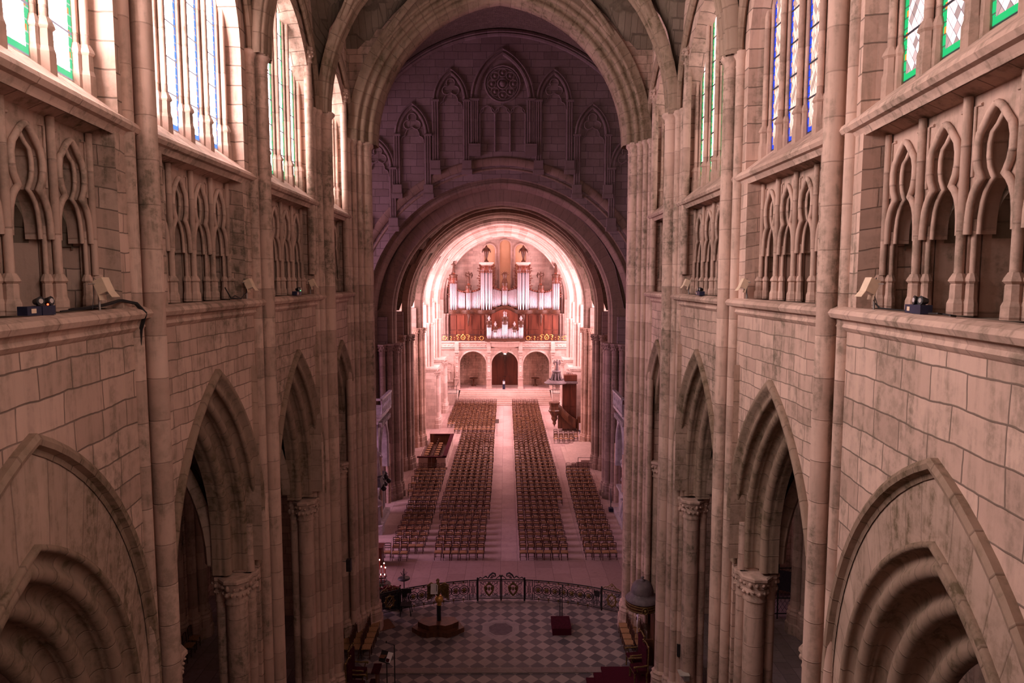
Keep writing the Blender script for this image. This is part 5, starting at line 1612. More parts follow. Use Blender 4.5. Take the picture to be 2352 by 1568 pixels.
m = MB(); m.box((-6.95, 37.0, 0.5), (0.62, 0.7, 1.0)); m.build('body', 'woodcase', r_)
m = MB(); m.box((-6.95, 37.0, 1.03), (0.72, 0.8, 0.06)); m.build('top', 'woodred', r_)
# ================================================================== ALTAR RAIL (curved, wrought iron with gilt)
RC, RR = 21.17, 11.4
def rp(a, dr=0.0):
    """point on the rail circle; a = angle from the axis, positive to the right"""
    return (RR + dr) * math.sin(a), RC + (RR + dr) * math.cos(a)
class Arc:
    """frame that bends u (metres along the rail) round the circle"""
    def __call__(s, p):
        x, y = rp(p[0] / RR, p[1])
        return Vector((x, y, p[2]))
ARC = Arc()
def key_band(m, u0, u1, z0, z1, n):
    """stepped key pattern polyline"""
    pts = []
    w_ = (u1 - u0) / n
    for k in range(n):
        a = u0 + k * w_
        pts += [(a, 0, z0), (a + .28 * w_, 0, z0), (a + .28 * w_, 0, z1), (a + .78 * w_, 0, z1), (a + .78 * w_, 0, z0)]
    pts.append((u1, 0, z0))
    m.tube(pts, 0.015, 4, smooth=False)
def rail_frame(par, u0, u1, z0=0.10, z1=1.06, name='frame'):
    m = MB(ARC)
    n_ = max(2, int((u1 - u0) / 0.3))
    for z, r in ((z1, 0.030), (z1 - 0.08, 0.014), (z0, 0.022), (z0 + 0.07, 0.012)):
        m.tube([(u0 + (u1 - u0) * i / n_, 0, z) for i in range(n_ + 1)], r, 6)
    for u in (u0 + 0.03, u1 - 0.03): m.tube([(u, 0, z0), (u, 0, z1)], 0.014, 5)
    m.build(name, 'iron', par)
def uring(m, u, z, r, t, n=16):
    m.tube([(u + r * math.cos(2 * PI * i / n), 0, z + r * math.sin(2 * PI * i / n)) for i in range(n)], t, 5, closed=True)
def mid(u): 
    x, y = rp(u / RR)
    return (x, y, 0)
for sg in (-1, 1):
    sd = SIDE[sg]
    # long panel with seven rings
    u0, u1 = (1.62, 4.55) if sg > 0 else (-4.55, -1.62)
    r_ = thing('altar_rail_panel', mid((u0 + u1) / 2), 'long wrought-iron altar rail panel of linked rings, %s of the gates' % sd, 'altar rail')
    rail_frame(r_, u0, u1)
    m = MB(ARC); key_band(m, u0 + .1, u1 - .1, 0.20, 0.30, 9); key_band(m, u0 + .1, u1 - .1, 0.96, 0.86, 9); m.build('key_border', 'iron', r_)
    m = MB(ARC)
    for k in range(7): uring(m, u0 + (u1 - u0) * (k + 0.5) / 7, 0.58, 0.235, 0.02); uring(m, u0 + (u1 - u0) * (k + 0.5) / 7, 0.58, 0.145, 0.017)
    m.build('rings', 'iron', r_)
    for k in range(7):
        m = MB(ARC); u = u0 + (u1 - u0) * (k + 0.5) / 7
        m.ball((u, 0, 0.58), 0.095, 8); 
        for t in range(6): m.ball((u + .09 * math.cos(t * PI / 3), 0, 0.58 + .09 * math.sin(t * PI / 3)), 0.04, 5)
        m.build('gilt_boss', 'gilt', r_)
    m = MB(ARC)
    for k in range(6):
        u = u0 + (u1 - u0) * (k + 0.5) / 6
        m.box((u, 0, 1.0), (0.07, 0.04, 0.10)); m.box((u, 0, 0.13), (0.07, 0.04, 0.09)); m.tube([(u, 0, 0.0), (u, 0, 0.1)], 0.018, 5)
    m.build('gilt_clasps', 'gilt', r_)
    # narrow lyre panels
    for a, c, nm, blk in ((1.18, 1.60, 'beside the centre gates', False), (4.57, 4.97, 'beside the side gate', True)):
        a, c = (a, c) if sg > 0 else (-c, -a)
        r_ = thing('altar_rail_panel', mid((a + c) / 2), 'narrow iron altar rail panel %s, %s part' % (nm, sd), 'altar rail')
        rail_frame(r_, a, c)
        m = MB(ARC); um = (a + c) / 2
        for q_ in (-1, 1):
            m.tube([(um + q_ * .14, 0, .95), (um + q_ * .15, 0, .8), (um + q_ * .07, 0, .7), (um + q_ * .07, 0, .45), (um + q_ * .15, 0, .35), (um + q_ * .14, 0, .2)], 0.012, 4)
            m.tube([(um + q_ * .03, 0, .9), (um + q_ * .03, 0, .2)], 0.010, 4)
        for z in (.3, .45, .6, .75, .9): uring(m, um, z, 0.05, 0.01, 8)
        m.build('lyre', 'iron', r_)
        if blk:
            m = MB(ARC); m.box((um, -0.03, 0.80), (0.26, 0.03, 0.28)); m.build('dark_plaque', 'iron', r_)
    # centre gate leaf and side gate
    for a, c, nm, lab, hh in ((0.03, 1.16, 'altar_gate', 'centre altar gate leaf with gilt lyre shield, %s leaf' % sd, True), (4.99, 6.0, 'altar_gate', 'small %s side gate of the altar rail with gilt oval' % sd, False)):
        a, c = (a, c) if sg > 0 else (-c, -a)
        um = (a + c) / 2
        r_ = thing(nm, mid(um), lab, 'gate')
        rail_frame(r_, a, c)
        m = MB(ARC)
        for z in (0.26, 0.94): key_band(m, a + .12, c - .12, z, z + (0.09 if z < .5 else -.09), 4)
        for u in (a + .14, c - .14):
            m.tube([(u, 0, .2), (u + (um - u) * .25, 0, .3), (u, 0, .4), (u + (um - u) * .25, 0, .5), (u, 0, .6), (u + (um - u) * .25, 0, .7), (u, 0, .8), (u, 0, .95)], 0.010, 4)
        for q_ in (-1, 1):
            m.tube([(um + q_ * .42, 0, .95), (um + q_ * .16, 0, .72)], 0.012, 4); m.tube([(um + q_ * .42, 0, .2), (um + q_ * .16, 0, .44)], 0.012, 4)
        m.build('key_border', 'iron', r_)
        m = MB(ARC)
        if hh:
            for q_ in (-1, 1):
                m.tube([(um, 0, .92), (um + q_ * .10, 0, .80), (um + q_ * .22, 0, .70), (um + q_ * .18, 0, .50), (um + q_ * .09, 0, .36), (um, 0, .24)], [.03, .045, .05, .05, .05, .04], 6)
            m.ball((um, 0, .60), 0.05, 6, 2.2); m.ball((um, 0, .86), 0.07, 6)
            for q_ in (-1, 1): m.ball((um + q_ * .12, 0, .62), 0.06, 6, 1.6)
        else:
            m.tube([(um + .2 * math.cos(t), 0, .58 + .27 * math.sin(t)) for t in [2 * PI * i / 16 for i in range(16)]], 0.045, 6, closed=True)
            for q_ in (-1, 1): m.tube([(um - .12 * q_, 0, .42), (um + .12 * q_, 0, .74)], 0.018, 4); m.tube([(um - .05 * q_, 0, .36), (um + .16 * q_, 0, .60)], 0.014, 4)
            for t in range(8): m.ball((um + .25 * math.cos(t * PI / 4), 0, .58 + .32 * math.sin(t * PI / 4)), 0.045, 5)
        m.build('gilt_shield', 'gilt', r_)
        m = MB(ARC)
        if hh:
            x0 = a if sg > 0 else c      # inner end
            d = sg
            m.tube([(x0 + d * 1.1, 0, 1.1), (x0 + d * 1.0, 0, 1.2), (x0 + d * .88, 0, 1.13), (x0 + d * .80, 0, 1.2), (x0 + d * .72, 0, 1.24), (x0 + d * .62, 0, 1.14), (x0 + d * .52, 0, 1.3), (x0 + d * .38, 0, 1.40), (x0 + d * .26, 0, 1.36), (x0 + d * .24, 0, 1.24), (x0 + d * .34, 0, 1.2)], [.02, .03, .02, .03, .04, .03, .045, .045, .04, .03, .02], 6)
            for t in range(4): m.tube([(x0 + d * (.42 + .03 * t), 0, 1.12), (x0 + d * (.3 + .04 * t), 0, 1.3)], 0.012, 4)
            m.tube([(x0 + d * .22, 0, 1.1), (x0 + d * .12, 0, 1.2), (x0 + d * .02, 0, 1.24)], 0.02, 5)
        else:
            for q_ in (-1, 1):
                m.tube([(um + q_ * .46, 0, 1.1), (um + q_ * .34, 0, 1.2), (um + q_ * .22, 0, 1.22), (um + q_ * .12, 0, 1.32), (um, 0, 1.42)], 0.022, 5)
                for rr_ in (.1, .2, .3): m.tube([(um + q_ * rr_, 0, 1.08), (um + q_ * rr_ * .7, 0, 1.22), (um + q_ * rr_ * .3, 0, 1.18)], 0.012, 4)
            m.ball((um, 0, 1.3), 0.05, 6)
        m.build('cresting', 'iron' if hh else 'gilt', r_)
        for e in ((c if sg > 0 else a),) if hh else (a, c):
            m = MB(ARC); m.tube([(e, 0, 0.0), (e, 0, 1.12)], 0.045, 8); m.ball((e, 0, 1.15), 0.05, 6); m.build('post', 'iron', r_)
m = MB(ARC); m.box((0, 0, 0.62), (0.07, 0.06, 1.24)); m.box((0, 0, 1.26), (0.2, 0.1, 0.06))
r_ = thing('gate_post', (0, RC + RR, 0), 'slim dark meeting post between the two centre altar gates', 'post')
m.build('shaft', 'iron', r_)

# ================================================================== EAGLE LECTERN on its wooden platform
r_ = thing('lectern_platform', (-2.82, 29.5, 0), 'lobed two-step wooden platform under the gilded lectern', 'platform')
def lobed(k):
    base = [(-0.90, 0.42), (0.90, 0.42), (1.08, 0.10), (1.18, -0.02), (0.80, -0.30), (0.45, -0.46), (0.25, -0.40), (0.0, -0.37), (-0.25, -0.40), (-0.45, -0.46), (-0.80, -0.30), (-1.18, -0.02), (-1.08, 0.10)]
    return [(-2.82 + x * k[0], 29.55 + y * k[1]) for x, y in base]
m = MB(); m.slab(lobed((1.0, 1.25)), 0.0, 0.22); m.build('lower_step', 'wood', r_)
m = MB(); m.slab([(x, y + 0.1) for x, y in lobed((0.78, 0.95))], 0.2, 0.44); m.build('upper_step', 'wood', r_)
r_ = thing('eagle_lectern', (-2.80, 29.75, 0.44), 'gilded eagle lectern with outspread wings holding a white page', 'lectern')
m = MB(); m.tube([(-2.8, 29.75, 0.44), (-2.8, 29.75, 1.15)], 0.10, 10); m.build('post', 'iron', r_)
m = MB(Fr((-2.78, 29.75, 1.15))); m.lathe([(0.09, 0), (0.12, 0.04), (0.08, 0.1), (0.17, 0.18), (0.20, 0.3), (0.15, 0.42), (0.06, 0.46)], n=12); m.build('globe', 'gold', r_)
m = MB(Fr((-2.83, 29.7, 1.6)))
m.lathe([(0.05, 0), (0.13, 0.15), (0.15, 0.38), (0.10, 0.55), (0.06, 0.66)], n=10, sy=0.8)
m.ball((0, -0.02, 0.74), 0.085, 8); m.tube([(0, -0.08, 0.74), (0, -0.18, 0.70)], [0.03, 0.01], 5)
m.build('eagle_body', 'gilt', r_)
for q_ in (-1, 1):
    m = MB(Fr((-2.83, 29.72, 1.6)))
    for k in range(5):
        xx = 0.16 + 0.07 * k
        m.tube([(q_ * xx, 0.06, 0.52 - 0.02 * k), (q_ * (xx + 0.03), 0.02, -0.02 - 0.05 * k)], [0.055, 0.03], 5)
    m.tube([(q_ * 0.1, 0.06, 0.42), (q_ * 0.3, 0.06, 0.56), (q_ * 0.5, 0.02, 0.46)], [0.06, 0.06, 0.03], 6)
    m.build('wing', 'gilt', r_)
m = MB(Fr((-2.98, 29.5, 1.98))); m.poly([(-0.16, 0, -0.2), (0.16, 0, -0.2), (0.16, 0.14, 0.22), (-0.16, 0.14, 0.22)]); m.poly([(-0.16, 0.02, -0.21), (0.16, 0.02, -0.21), (0.16, 0.16, 0.21), (-0.16, 0.16, 0.21)])
r2 = thing('sheet_of_paper', (-2.98, 29.5, 1.98), 'white page with a dark marker propped on the eagle lectern', 'paper')
m.build('page', 'paper', r2)
m = MB(Fr((-2.92, 29.49, 1.98))); m.box((0.05, 0.04, 0.06), (0.02, 0.02, 0.3)); m.build('marker', 'black', r2)

# ================================================================== red box and microphones
r_ = thing('red_podium', (2.74, 29.85, 0), 'square maroon carpeted podium on the chequered floor', 'podium')
m = MB(); m.box((2.74, 29.75, 0.14), (0.84, 1.15, 0.28)); m.build('box', 'carpet', r_)
m = MB(); m.box((2.74, 29.75, 0.30), (0.86, 1.17, 0.03)); m.build('carpet_top', 'velvet', r_)
def mic(x, y, h, label, bend=(0.0, 0.0)):
    r_ = thing('microphone_stand', (x, y, 0), label, 'microphone stand')
    m = MB(); m.tube([(x, y, 0.02), (x, y, h)], 0.022, 6); m.tube([(x, y, h), (x + bend[0], y + bend[1], h + 0.1)], 0.014, 5); m.build('pole', 'black', r_)
    m = MB(); m.lathe([(0.045, 0), (0.045, 0.02), (0.03, 0.04)], (x, y, 0), 12); m.build('base', 'black', r_)
    m = MB(); m.ball((x + bend[0], y + bend[1], h + 0.12), 0.035, 6, 1.6); m.build('microphone', 'black', r_)
mic(2.78, 30.75, 1.35, 'thin microphone stand behind the maroon podium, thicker of the two')
mic(2.88, 30.85, 1.45, 'taller thin microphone stand behind the maroon podium', (0.02, -0.1))
# music stand with open book, bottom left
r_ = thing('music_stand', (-4.32, 24.95, 0), 'black music stand with a sloped desk by the near choir chairs', 'music stand')
m = MB(); m.tube([(-4.32, 24.95, 0), (-4.32, 24.95, 1.4)], 0.022, 6); m.build('pole', 'black', r_)
m = MB()
for t in range(3): m.tube([(-4.32, 24.95, 0.25), (-4.32 + .3 * math.cos(t * 2.1), 24.95 + .3 * math.sin(t * 2.1), 0.0)], 0.014, 5)
m.build('feet', 'black', r_)
m = MB(); m.poly([(-4.6, 24.78, 1.40), (-4.16, 24.66, 1.34), (-4.08, 25.0, 1.6), (-4.52, 25.12, 1.66)]); m.poly([(-4.6, 24.80, 1.38), (-4.16, 24.68, 1.32), (-4.08, 25.02, 1.58), (-4.52, 25.14, 1.64)]); m.build('desk', 'black', r_)
r_ = thing('open_booklet', (-4.25, 24.85, 1.5), 'white and red booklet lying on the black music stand', 'book')
m = MB(); m.poly([(-4.34, 24.72, 1.40), (-4.15, 24.67, 1.37), (-4.07, 24.97, 1.61), (-4.26, 25.02, 1.63)]); m.build('page', 'paper', r_)
m = MB(); m.poly([(-4.33, 24.715, 1.41), (-4.20, 24.68, 1.39), (-4.175, 24.78, 1.47), (-4.30, 24.815, 1.49)]); m.build('red_cover', 'velvet', r_)
r_ = thing('folder', (-4.45, 24.9, 1.5), 'brown folder beside the booklet on the music stand', 'folder')
m = MB(); m.box((-4.44, 24.90, 1.535), (0.22, 0.3, 0.02), rz=-0.27); o = m.build('cover', 'mat', r_)
mic(-4.08, 25.3, 1.75, 'thin microphone stand beside the black music stand', (-0.3, -0.02))

# ================================================================== candles, rack, flowers
r_ = thing('candelabrum', (-6.0, 33.0, 0), 'dark candelabrum with lit red candles at the left crossing pier', 'candle stand')
m = MB(); m.lathe([(0.3, 0), (0.28, 0.08), (0.05, 0.15), (0.05, 0.55), (0.45, 0.62), (0.48, 0.66), (0.001, 0.66)], (-6.0, 33.0, 0), 14)
for z in (0.85, 1.05): m.tube([(-6.0 + .28 * math.cos(2 * PI * i / 12), 33.0 + .28 * math.sin(2 * PI * i / 12), z) for i in range(12)], 0.02, 5, closed=True)
m.tube([(-6.0, 33.0, 0.6), (-6.0, 33.0, 1.1)], 0.03, 6)
m.build('stand', 'dish', r_)
for i, (dx, z) in enumerate(((-0.2, 1.62), (-0.10, 1.80), (-0.02, 1.92), (0.18, 1.70), (0.05, 1.55), (0.26, 1.52), (-0.22, 1.18), (0.02, 1.14), (0.22, 1.16))):
    m = MB(); m.tube([(-6.02 + dx, 32.98 - 0.05 * (i % 3), z - 0.45), (-6.02 + dx, 32.98 - 0.05 * (i % 3), z)], 0.018, 6)
    c_ = m.build('candle', 'candle', r_)
    m = MB(); m.ball((-6.02 + dx, 32.98 - 0.05 * (i % 3), z + 0.04), 0.026, 6, 1.6); m.build('flame', 'flame', c_)
r_ = thing('candle_rack', (-4.93, 33.45, 0), 'empty dark dish-shaped votive candle rack behind the altar rail', 'candle stand')
m = MB(); m.tube([(-4.93, 33.45, 0), (-4.93, 33.45, 1.25)], 0.025, 6); m.lathe([(0.2, 0), (0.18, 0.04), (0.03, 0.08)], (-4.93, 33.45, 0), 10); m.build('pole', 'iron', r_)
m = MB(); m.lathe([(0.05, 0.62), (0.2, 0.66), (0.31, 0.72), (0.31, 0.75), (0.001, 0.73)], (-4.93, 33.45, 0), 18); m.build('dish', 'dish', r_)
m = MB()
for t in range(6):
    a = t * PI / 3
    m.tube([(-4.93, 33.45, 0.9), (-4.93 + .12 * math.cos(a), 33.45 + .12 * math.sin(a), 0.95), (-4.93 + .16 * math.cos(a), 33.45 + .16 * math.sin(a), 1.08)], 0.012, 4)
m.build('candle_arms', 'iron', r_)
r_ = thing('flower_arrangement', (-5.85, 32.0, 0), 'pale green and white flowers in front of the left crossing pier', 'flowers')
m = MB(); m.lathe([(0.12, 0), (0.16, 0.3), (0.1, 0.5)], (-5.88, 32.1, 0), 10); m.build('vase', 'slate', r_)
m = MB()
for k in range(30): m.ball((-5.88 + random.uniform(-.2, .2), 32.1 + random.uniform(-.15, .15), 0.5 + random.uniform(0, .55)), random.uniform(.04, .09), 5)
tag(m.build('foliage', 'leafg', r_), kind=None)
m = MB()
for k in range(7): m.ball((-5.85 + random.uniform(-.18, .18), 31.98 + random.uniform(-.1, .1), 0.6 + random.uniform(0, .4)), 0.05, 6)
m.build('blossom', 'paper', r_)
r_ = thing('flower_trough', (-5.3, 31.75, 0.9), 'low bank of red flowers along the left side gate', 'flowers')
m = MB()
for k in range(46): m.ball((-5.3 + random.uniform(-.55, .55), 31.72 + random.uniform(-.1, .1), 0.98 + random.uniform(-.06, .14)), random.uniform(.04, .08), 5)
m.build('blossoms', 'redflower', r_)
m = MB(); m.box((-5.3, 31.75, 0.86), (1.1, 0.22, 0.12)); m.box((-5.3, 31.75, 0.4), (0.9, 0.1, 0.8)); m.build('trough', 'dish', r_)
r_ = thing('floor_mat', (-5.3, 30.1, 0), 'small dull orange mat on the floor by the left crossing pier', 'mat')
m = MB(); m.box((-5.35, 30.15, 0.012), (0.75, 0.9, 0.02), rz=0.5); m.build('mat', 'mat', r_)

# ================================================================== chairs of the choir
def spindle_chair_parts():
    out = []
    m = MB(); m.box((0, 0, 0.45), (0.40, 0.37, 0.04)); out.append(('seat', 'rush', m))
    m = MB()
    m.tube([(-0.17, 0.19, 0.92), (-0.08, 0.2, 0.97), (0.08, 0.2, 0.97), (0.17, 0.19, 0.92)], 0.02, 6)
    m.tube([(-0.17, 0.19, 0.58), (0.17, 0.19, 0.58)], 0.014, 5)
    for x in (-0.09, 0.0, 0.09): m.tube([(x, 0.19, 0.58), (x * 1.1, 0.2, 0.96)], 0.012, 5)
    out.append(('backrest', 'chairwood', m))
    for sx in (-1, 1):
        m = MB(); m.tube([(sx * 0.17, -0.16, 0), (sx * 0.17, -0.16, 0.45)], 0.02, 6); out.append(('leg', 'chairwood', m))
        m = MB(); m.tube([(sx * 0.17, 0.18, 0), (sx * 0.17, 0.165, 0.45), (sx * 0.17, 0.2, 0.94)], 0.02, 6); out.append(('leg', 'chairwood', m))
    m = MB(); m.tube([(-0.17, -0.16, 0.2), (0.17, -0.16, 0.2)], 0.012, 5)
    for sx in (-1, 1): m.tube([(sx * 0.17, -0.16, 0.17), (sx * 0.17, 0.175, 0.17)], 0.012, 5)
    out.append(('stretchers', 'chairwood', m))
    return out
sp = thing('spindle_chair', (0, 0, 0), '', 'chair')
for nm, mt, mb in spindle_chair_parts(): mb.build(nm, mt, sp)
spu = [False]
def put_spindle(x, y, rz, label, group):
    if not spu[0]:
        spu[0] = True
        sp.location = (x, y, 0); sp.rotation_euler = (0, 0, rz); sp['label'] = label; sp['group'] = group
    else: dup(sp, (x, y, 0), rz, label, group)
for r in range(5):
    for c in range(3):
        put_spindle(-5.62 - 0.46 * c, 27.5 + 0.48 * r, PI / 2, 'spindle-back chair under the left arch, %s row back, %s from the chequered floor' % (ORDN[r], ORDN[c]), 'choir chairs on the left')
for r in range(4):
    for c in range(2):
        put_spindle(5.48 + 0.46 * c, 27.75 + 0.48 * r, -PI / 2, 'spindle-back chair by the domed stall, %s row back, %s from the chequered floor' % (ORDN[r], ORDN[c]), 'choir chairs on the right')
for i, (x, y) in enumerate(((-13.1, 26.9), (-13.15, 27.7), (-13.2, 28.3))):
    put_spindle(x, y, PI / 2, 'rush-seated chair against the aisle wall seen through the left arch, %s back' % ORDN[i], 'aisle chairs on the left')
r_ = thing('dark_chair', (-4.5, 31.25, 0), 'dark carved chair standing before the left part of the altar rail', 'chair')
m = MB(); m.box((-4.5, 31.2, 0.46), (0.5, 0.46, 0.07)); m.build('seat', 'iron', r_)
m = MB()
for k in range(5): m.tube([(-4.70 + .10 * k, 31.42, 0.5), (-4.70 + .10 * k, 31.46, 1.12)], 0.014, 5)
m.box((-4.5, 31.46, 1.02), (0.46, 0.04, 0.22)); m.build('backrest', 'iron', r_)
for sx in (-1, 1):
    for sy in (-1, 1):
        m = MB(); m.tube([(-4.5 + sx * .21, 31.2 + sy * .2, 0.45), (-4.5 + sx * .25, 31.2 + sy * .24, 0)], 0.025, 6); m.build('leg', 'iron', r_)

# ================================================================== thrones
def throne(x, y, rz, label, parent_z=0.0):
    r_ = thing('throne_armchair', (0, 0, 0), label, 'armchair')
    def b(nm, mt, mb): mb.build(nm, mt, r_)
    m = MB(); m.box((0, 0, 0.46), (0.56, 0.52, 0.14)); b('seat', 'velvet', m)
    m = MB(); m.box((0, 0.26, 0.95), (0.50, 0.07, 0.86)); b('backrest', 'velvet', m)
    m = MB()
    for sx in (-1, 1): m.tube([(sx * .28, .28, .4), (sx * .28, .30, 1.42)], 0.03, 6); m.ball((sx * .28, .3, 1.46), 0.05, 6)
    m.tube([(-.28, .3, 1.4), (-.1, .3, 1.5), (.1, .3, 1.5), (.28, .3, 1.4)], 0.03, 6); m.tube([(-.28, -.24, .4), (.28, -.24, .4)], 0.028, 6)
    b('gilt_frame', 'gilt', m)
    for sx in (-1, 1):
        m = MB(); m.tube([(sx * .29, .26, .72), (sx * .31, 0, .70), (sx * .32, -.22, .72), (sx * .32, -.28, .66)], 0.032, 6); m.ball((sx * .32, -.27, .70), 0.05, 6); m.tube([(sx * .31, -.2, .70), (sx * .29, -.14, .5)], 0.025, 6); b('armrest', 'gilt', m)
        for sy in (-1, 1):
            m = MB(); m.tube([(sx * .27, sy * .24, .42), (sx * .28, sy * .25, .0)], [.035, .025], 6); m.ball((sx * .28, sy * .25, .03), .04, 6); b('leg', 'gilt', m)
    r_.location = (x, y, parent_z); r_.rotation_euler = (0, 0, rz)
throne(5.45, 26.35, -PI / 2 + 0.15, 'crimson velvet armchair with gilt frame near the maroon carpet steps', 0.13)
throne(5.45, 25.55, -PI / 2 + 0.15, 'second crimson and gilt armchair, nearer the cream heater', 0.13)
throne(-5.55, 25.6, PI / 2 - 0.1, 'crimson velvet armchair with gilt frame behind the black music stand')
throne(-5.45, 24.7, PI / 2 - 0.1, 'crimson and gilt armchair at the bottom edge below the choir chairs')
r_ = thing('prie_dieu', (-4.8, 25.3, 0), 'dark padded kneeler in front of the left armchairs', 'kneeler')
m = MB(); m.box((-4.78, 25.3, 0.78), (0.3, 0.62, 0.08)); m.build('armrest', 'velvet', r_)
m = MB(); m.box((-4.75, 25.3, 0.4), (0.06, 0.56, 0.75)); m.build('front_panel', 'wood', r_)
m = MB(); m.box((-4.9, 25.3, 0.14), (0.34, 0.56, 0.14)); m.build('kneeler_pad', 'velvet', r_)
# maroon carpeted steps, right
r_ = thing('carpet_steps', (4.6, 25.4, 0), 'stepped platform covered in maroon carpet at the bottom edge', 'platform')
for (x0, y1, z) in ((3.42, 25.85, 0.12), (3.72, 26.12, 0.24), (4.0, 26.32, 0.36)):
    pass
m = MB(); m.box(((3.42 + 6.0) / 2, 24.5, 0.04), (2.58, 2.6, 0.08)); m.build('lower_step', 'carpet', r_)
m = MB(); m.box(((3.75 + 6.0) / 2, 24.75, 0.06), (2.25, 2.7, 0.10)); m.build('middle_step', 'carpet', r_)
m = MB(); m.box(((4.10 + 6.0) / 2, 25.1, 0.08), (1.9, 2.75, 0.10)); m.build('upper_step', 'carpet', r_)

# ================================================================== canopied stall, right
r_ = thing('canopied_stall', (6.1, 27.3, 0), 'dark wooden stall under a fluted grey dome canopy', 'stall')
cx_, cy_ = 5.92, 27.35
m = MB(Fr((cx_, cy_, 0)))
nf = 18
rows = []
for i in range(9):
    t = i / 8
    r0 = 0.43 * math.cos(t * PI / 2 * 0.93) ** 0.8
    z = 2.86 + 0.50 * math.sin(t * PI / 2)
    rows.append([((r0 * (1 + 0.10 * (k % 2))) * math.cos(2 * PI * k / (2 * nf)), (r0 * (1 + 0.10 * (k % 2))) * math.sin(2 * PI * k / (2 * nf)), z) for k in range(2 * nf)])
m.grid(rows, lambda i, j: (i * .1, j * .1), True, cu=True)
m.lathe([(0.1, 3.34), (0.12, 3.38), (0.05, 3.41), (0.05, 3.46), (0.08, 3.5), (0.001, 3.55)], n=10)
m.build('dome', 'slate', r_)
m = MB(Fr((cx_, cy_, 0))); m.lathe([(0.69, 2.56), (0.70, 2.60), (0.58, 2.72), (0.46, 2.80), (0.44, 2.86), (0.40, 2.87)], n=24); m.build('canopy_brim', 'slate', r_)
m = MB(Fr((cx_, cy_, 0)))
m.lathe([(0.60, 2.20), (0.66, 2.22), (0.63, 2.30), (0.66, 2.33), (0.63, 2.42), (0.67, 2.46), (0.64, 2.52), (0.69, 2.57)], n=24); m.lathe([(0.001, 2.22), (0.6, 2.22)], n=20)
m.build('valance', 'wood', r_)
m = MB(Fr((cx_, cy_, 0)))
for z in (2.26, 2.38, 2.49): m.tube([(0.665 * math.cos(2 * PI * i / 24), 0.665 * math.sin(2 * PI * i / 24), z) for i in range(24)], 0.018, 5, closed=True)
m.tube([(0.12 * math.cos(t) , -0.69, 2.36 + 0.13 * math.sin(t)) for t in [2 * PI * i / 12 for i in range(12)]], 0.025, 5, closed=True); m.ball((0, -0.68, 2.36), 0.07, 6)
m.build('gilt_bands', 'gilt', r_)
m = MB(); m.box((6.42, 27.3, 1.1), (0.10, 1.2, 2.24)); m.box((6.38, 26.72, 1.1), (0.2, 0.08, 2.24)); m.box((6.38, 27.88, 1.1), (0.2, 0.08, 2.24)); m.build('back_panel', 'wood', r_)
m = MB(); m.box((6.15, 27.3, 0.45), (0.5, 1.0, 0.08)); m.box((6.2, 26.8, 0.55), (0.5, 0.08, 1.1)); m.build('bench', 'wood', r_)
r_ = thing('banner', (6.2, 27.9, 1.2), 'white and pink swallow-tailed cloth banner hanging beside the stall', 'banner')
m = MB(Fr((5.86, 28.1, 0)))
rows = []
for i in range(7):
    z = 2.1 - 1.35 * i / 6
    rows.append([(0.03 * math.sin(3 * t + i) + 0.02, -0.16 + 0.28 * t, z - (0.18 if (i == 6 and abs(t - .5) > .3) else 0)) for t in (0, .25, .5, .75, 1)])
m.grid(rows, lambda i, j: (j * .1, i * .2), True)
o = m.build('cloth', 'paper', r_)
m = MB(Fr((5.83, 28.1, 0)))
for z in (1.85, 1.6, 1.35): m.ball((0.02, -0.03, z), 0.07, 6, 1.2, sx=0.3)
m.build('red_emblem', 'velvet', r_)
# heater, speakers
r_ = thing('cabinet_heater', (6.35, 24.75, 0), 'cream metal heater cabinet with black top vent at the bottom edge', 'heater')
m = MB(); m.box((6.34, 24.75, 0.5), (0.58, 0.75, 1.0)); m.build('body', 'cream', r_)
m = MB(); m.box((6.42, 24.85, 1.006), (0.26, 0.50, 0.02)); m.build('top_vent', 'black', r_)
m = MB()
for k in range(9): m.box((6.36, 24.37, 0.86 - 0.035 * k), (0.42, 0.02, 0.015))
m.build('front_grille', 'steel', r_)
for nm, c in (('small black loudspeaker on the left pier above the choir chairs', (-5.68, 24.95, 5.1)), ('small black loudspeaker low on the right arcade column', (6.55, 23.7, 2.4))):
    r_ = thing('loudspeaker', c, nm, 'loudspeaker')
    m = MB(Fr(c)); m.box((0, 0, 0), (0.17, 0.2, 0.44)); m.build('cabinet', 'black', r_)
    m = MB(Fr(c)); m.box((0, -0.105, 0), (0.14, 0.02, 0.38)); m.build('grille', 'dish', r_)
    m = MB(Fr(c)); m.tube([(0, 0.05, 0.1), (0.25 * (1 if c[0] > 0 else -1), 0.1, 0.1)], 0.02, 6); m.build('bracket', 'steel', r_)
r_ = thing('wall_shelf', (6.55, 23.3, 1.75), 'narrow pale shelf fixed to the right arcade column', 'shelf')
m = MB(); m.box((6.62, 23.3, 1.75), (0.36, 0.4, 0.03)); m.build('board', 'cream', r_)
m = MB(); m.box((6.7, 23.3, 1.62), (0.2, 0.3, 0.2)); m.build('bracket', 'steel', r_)
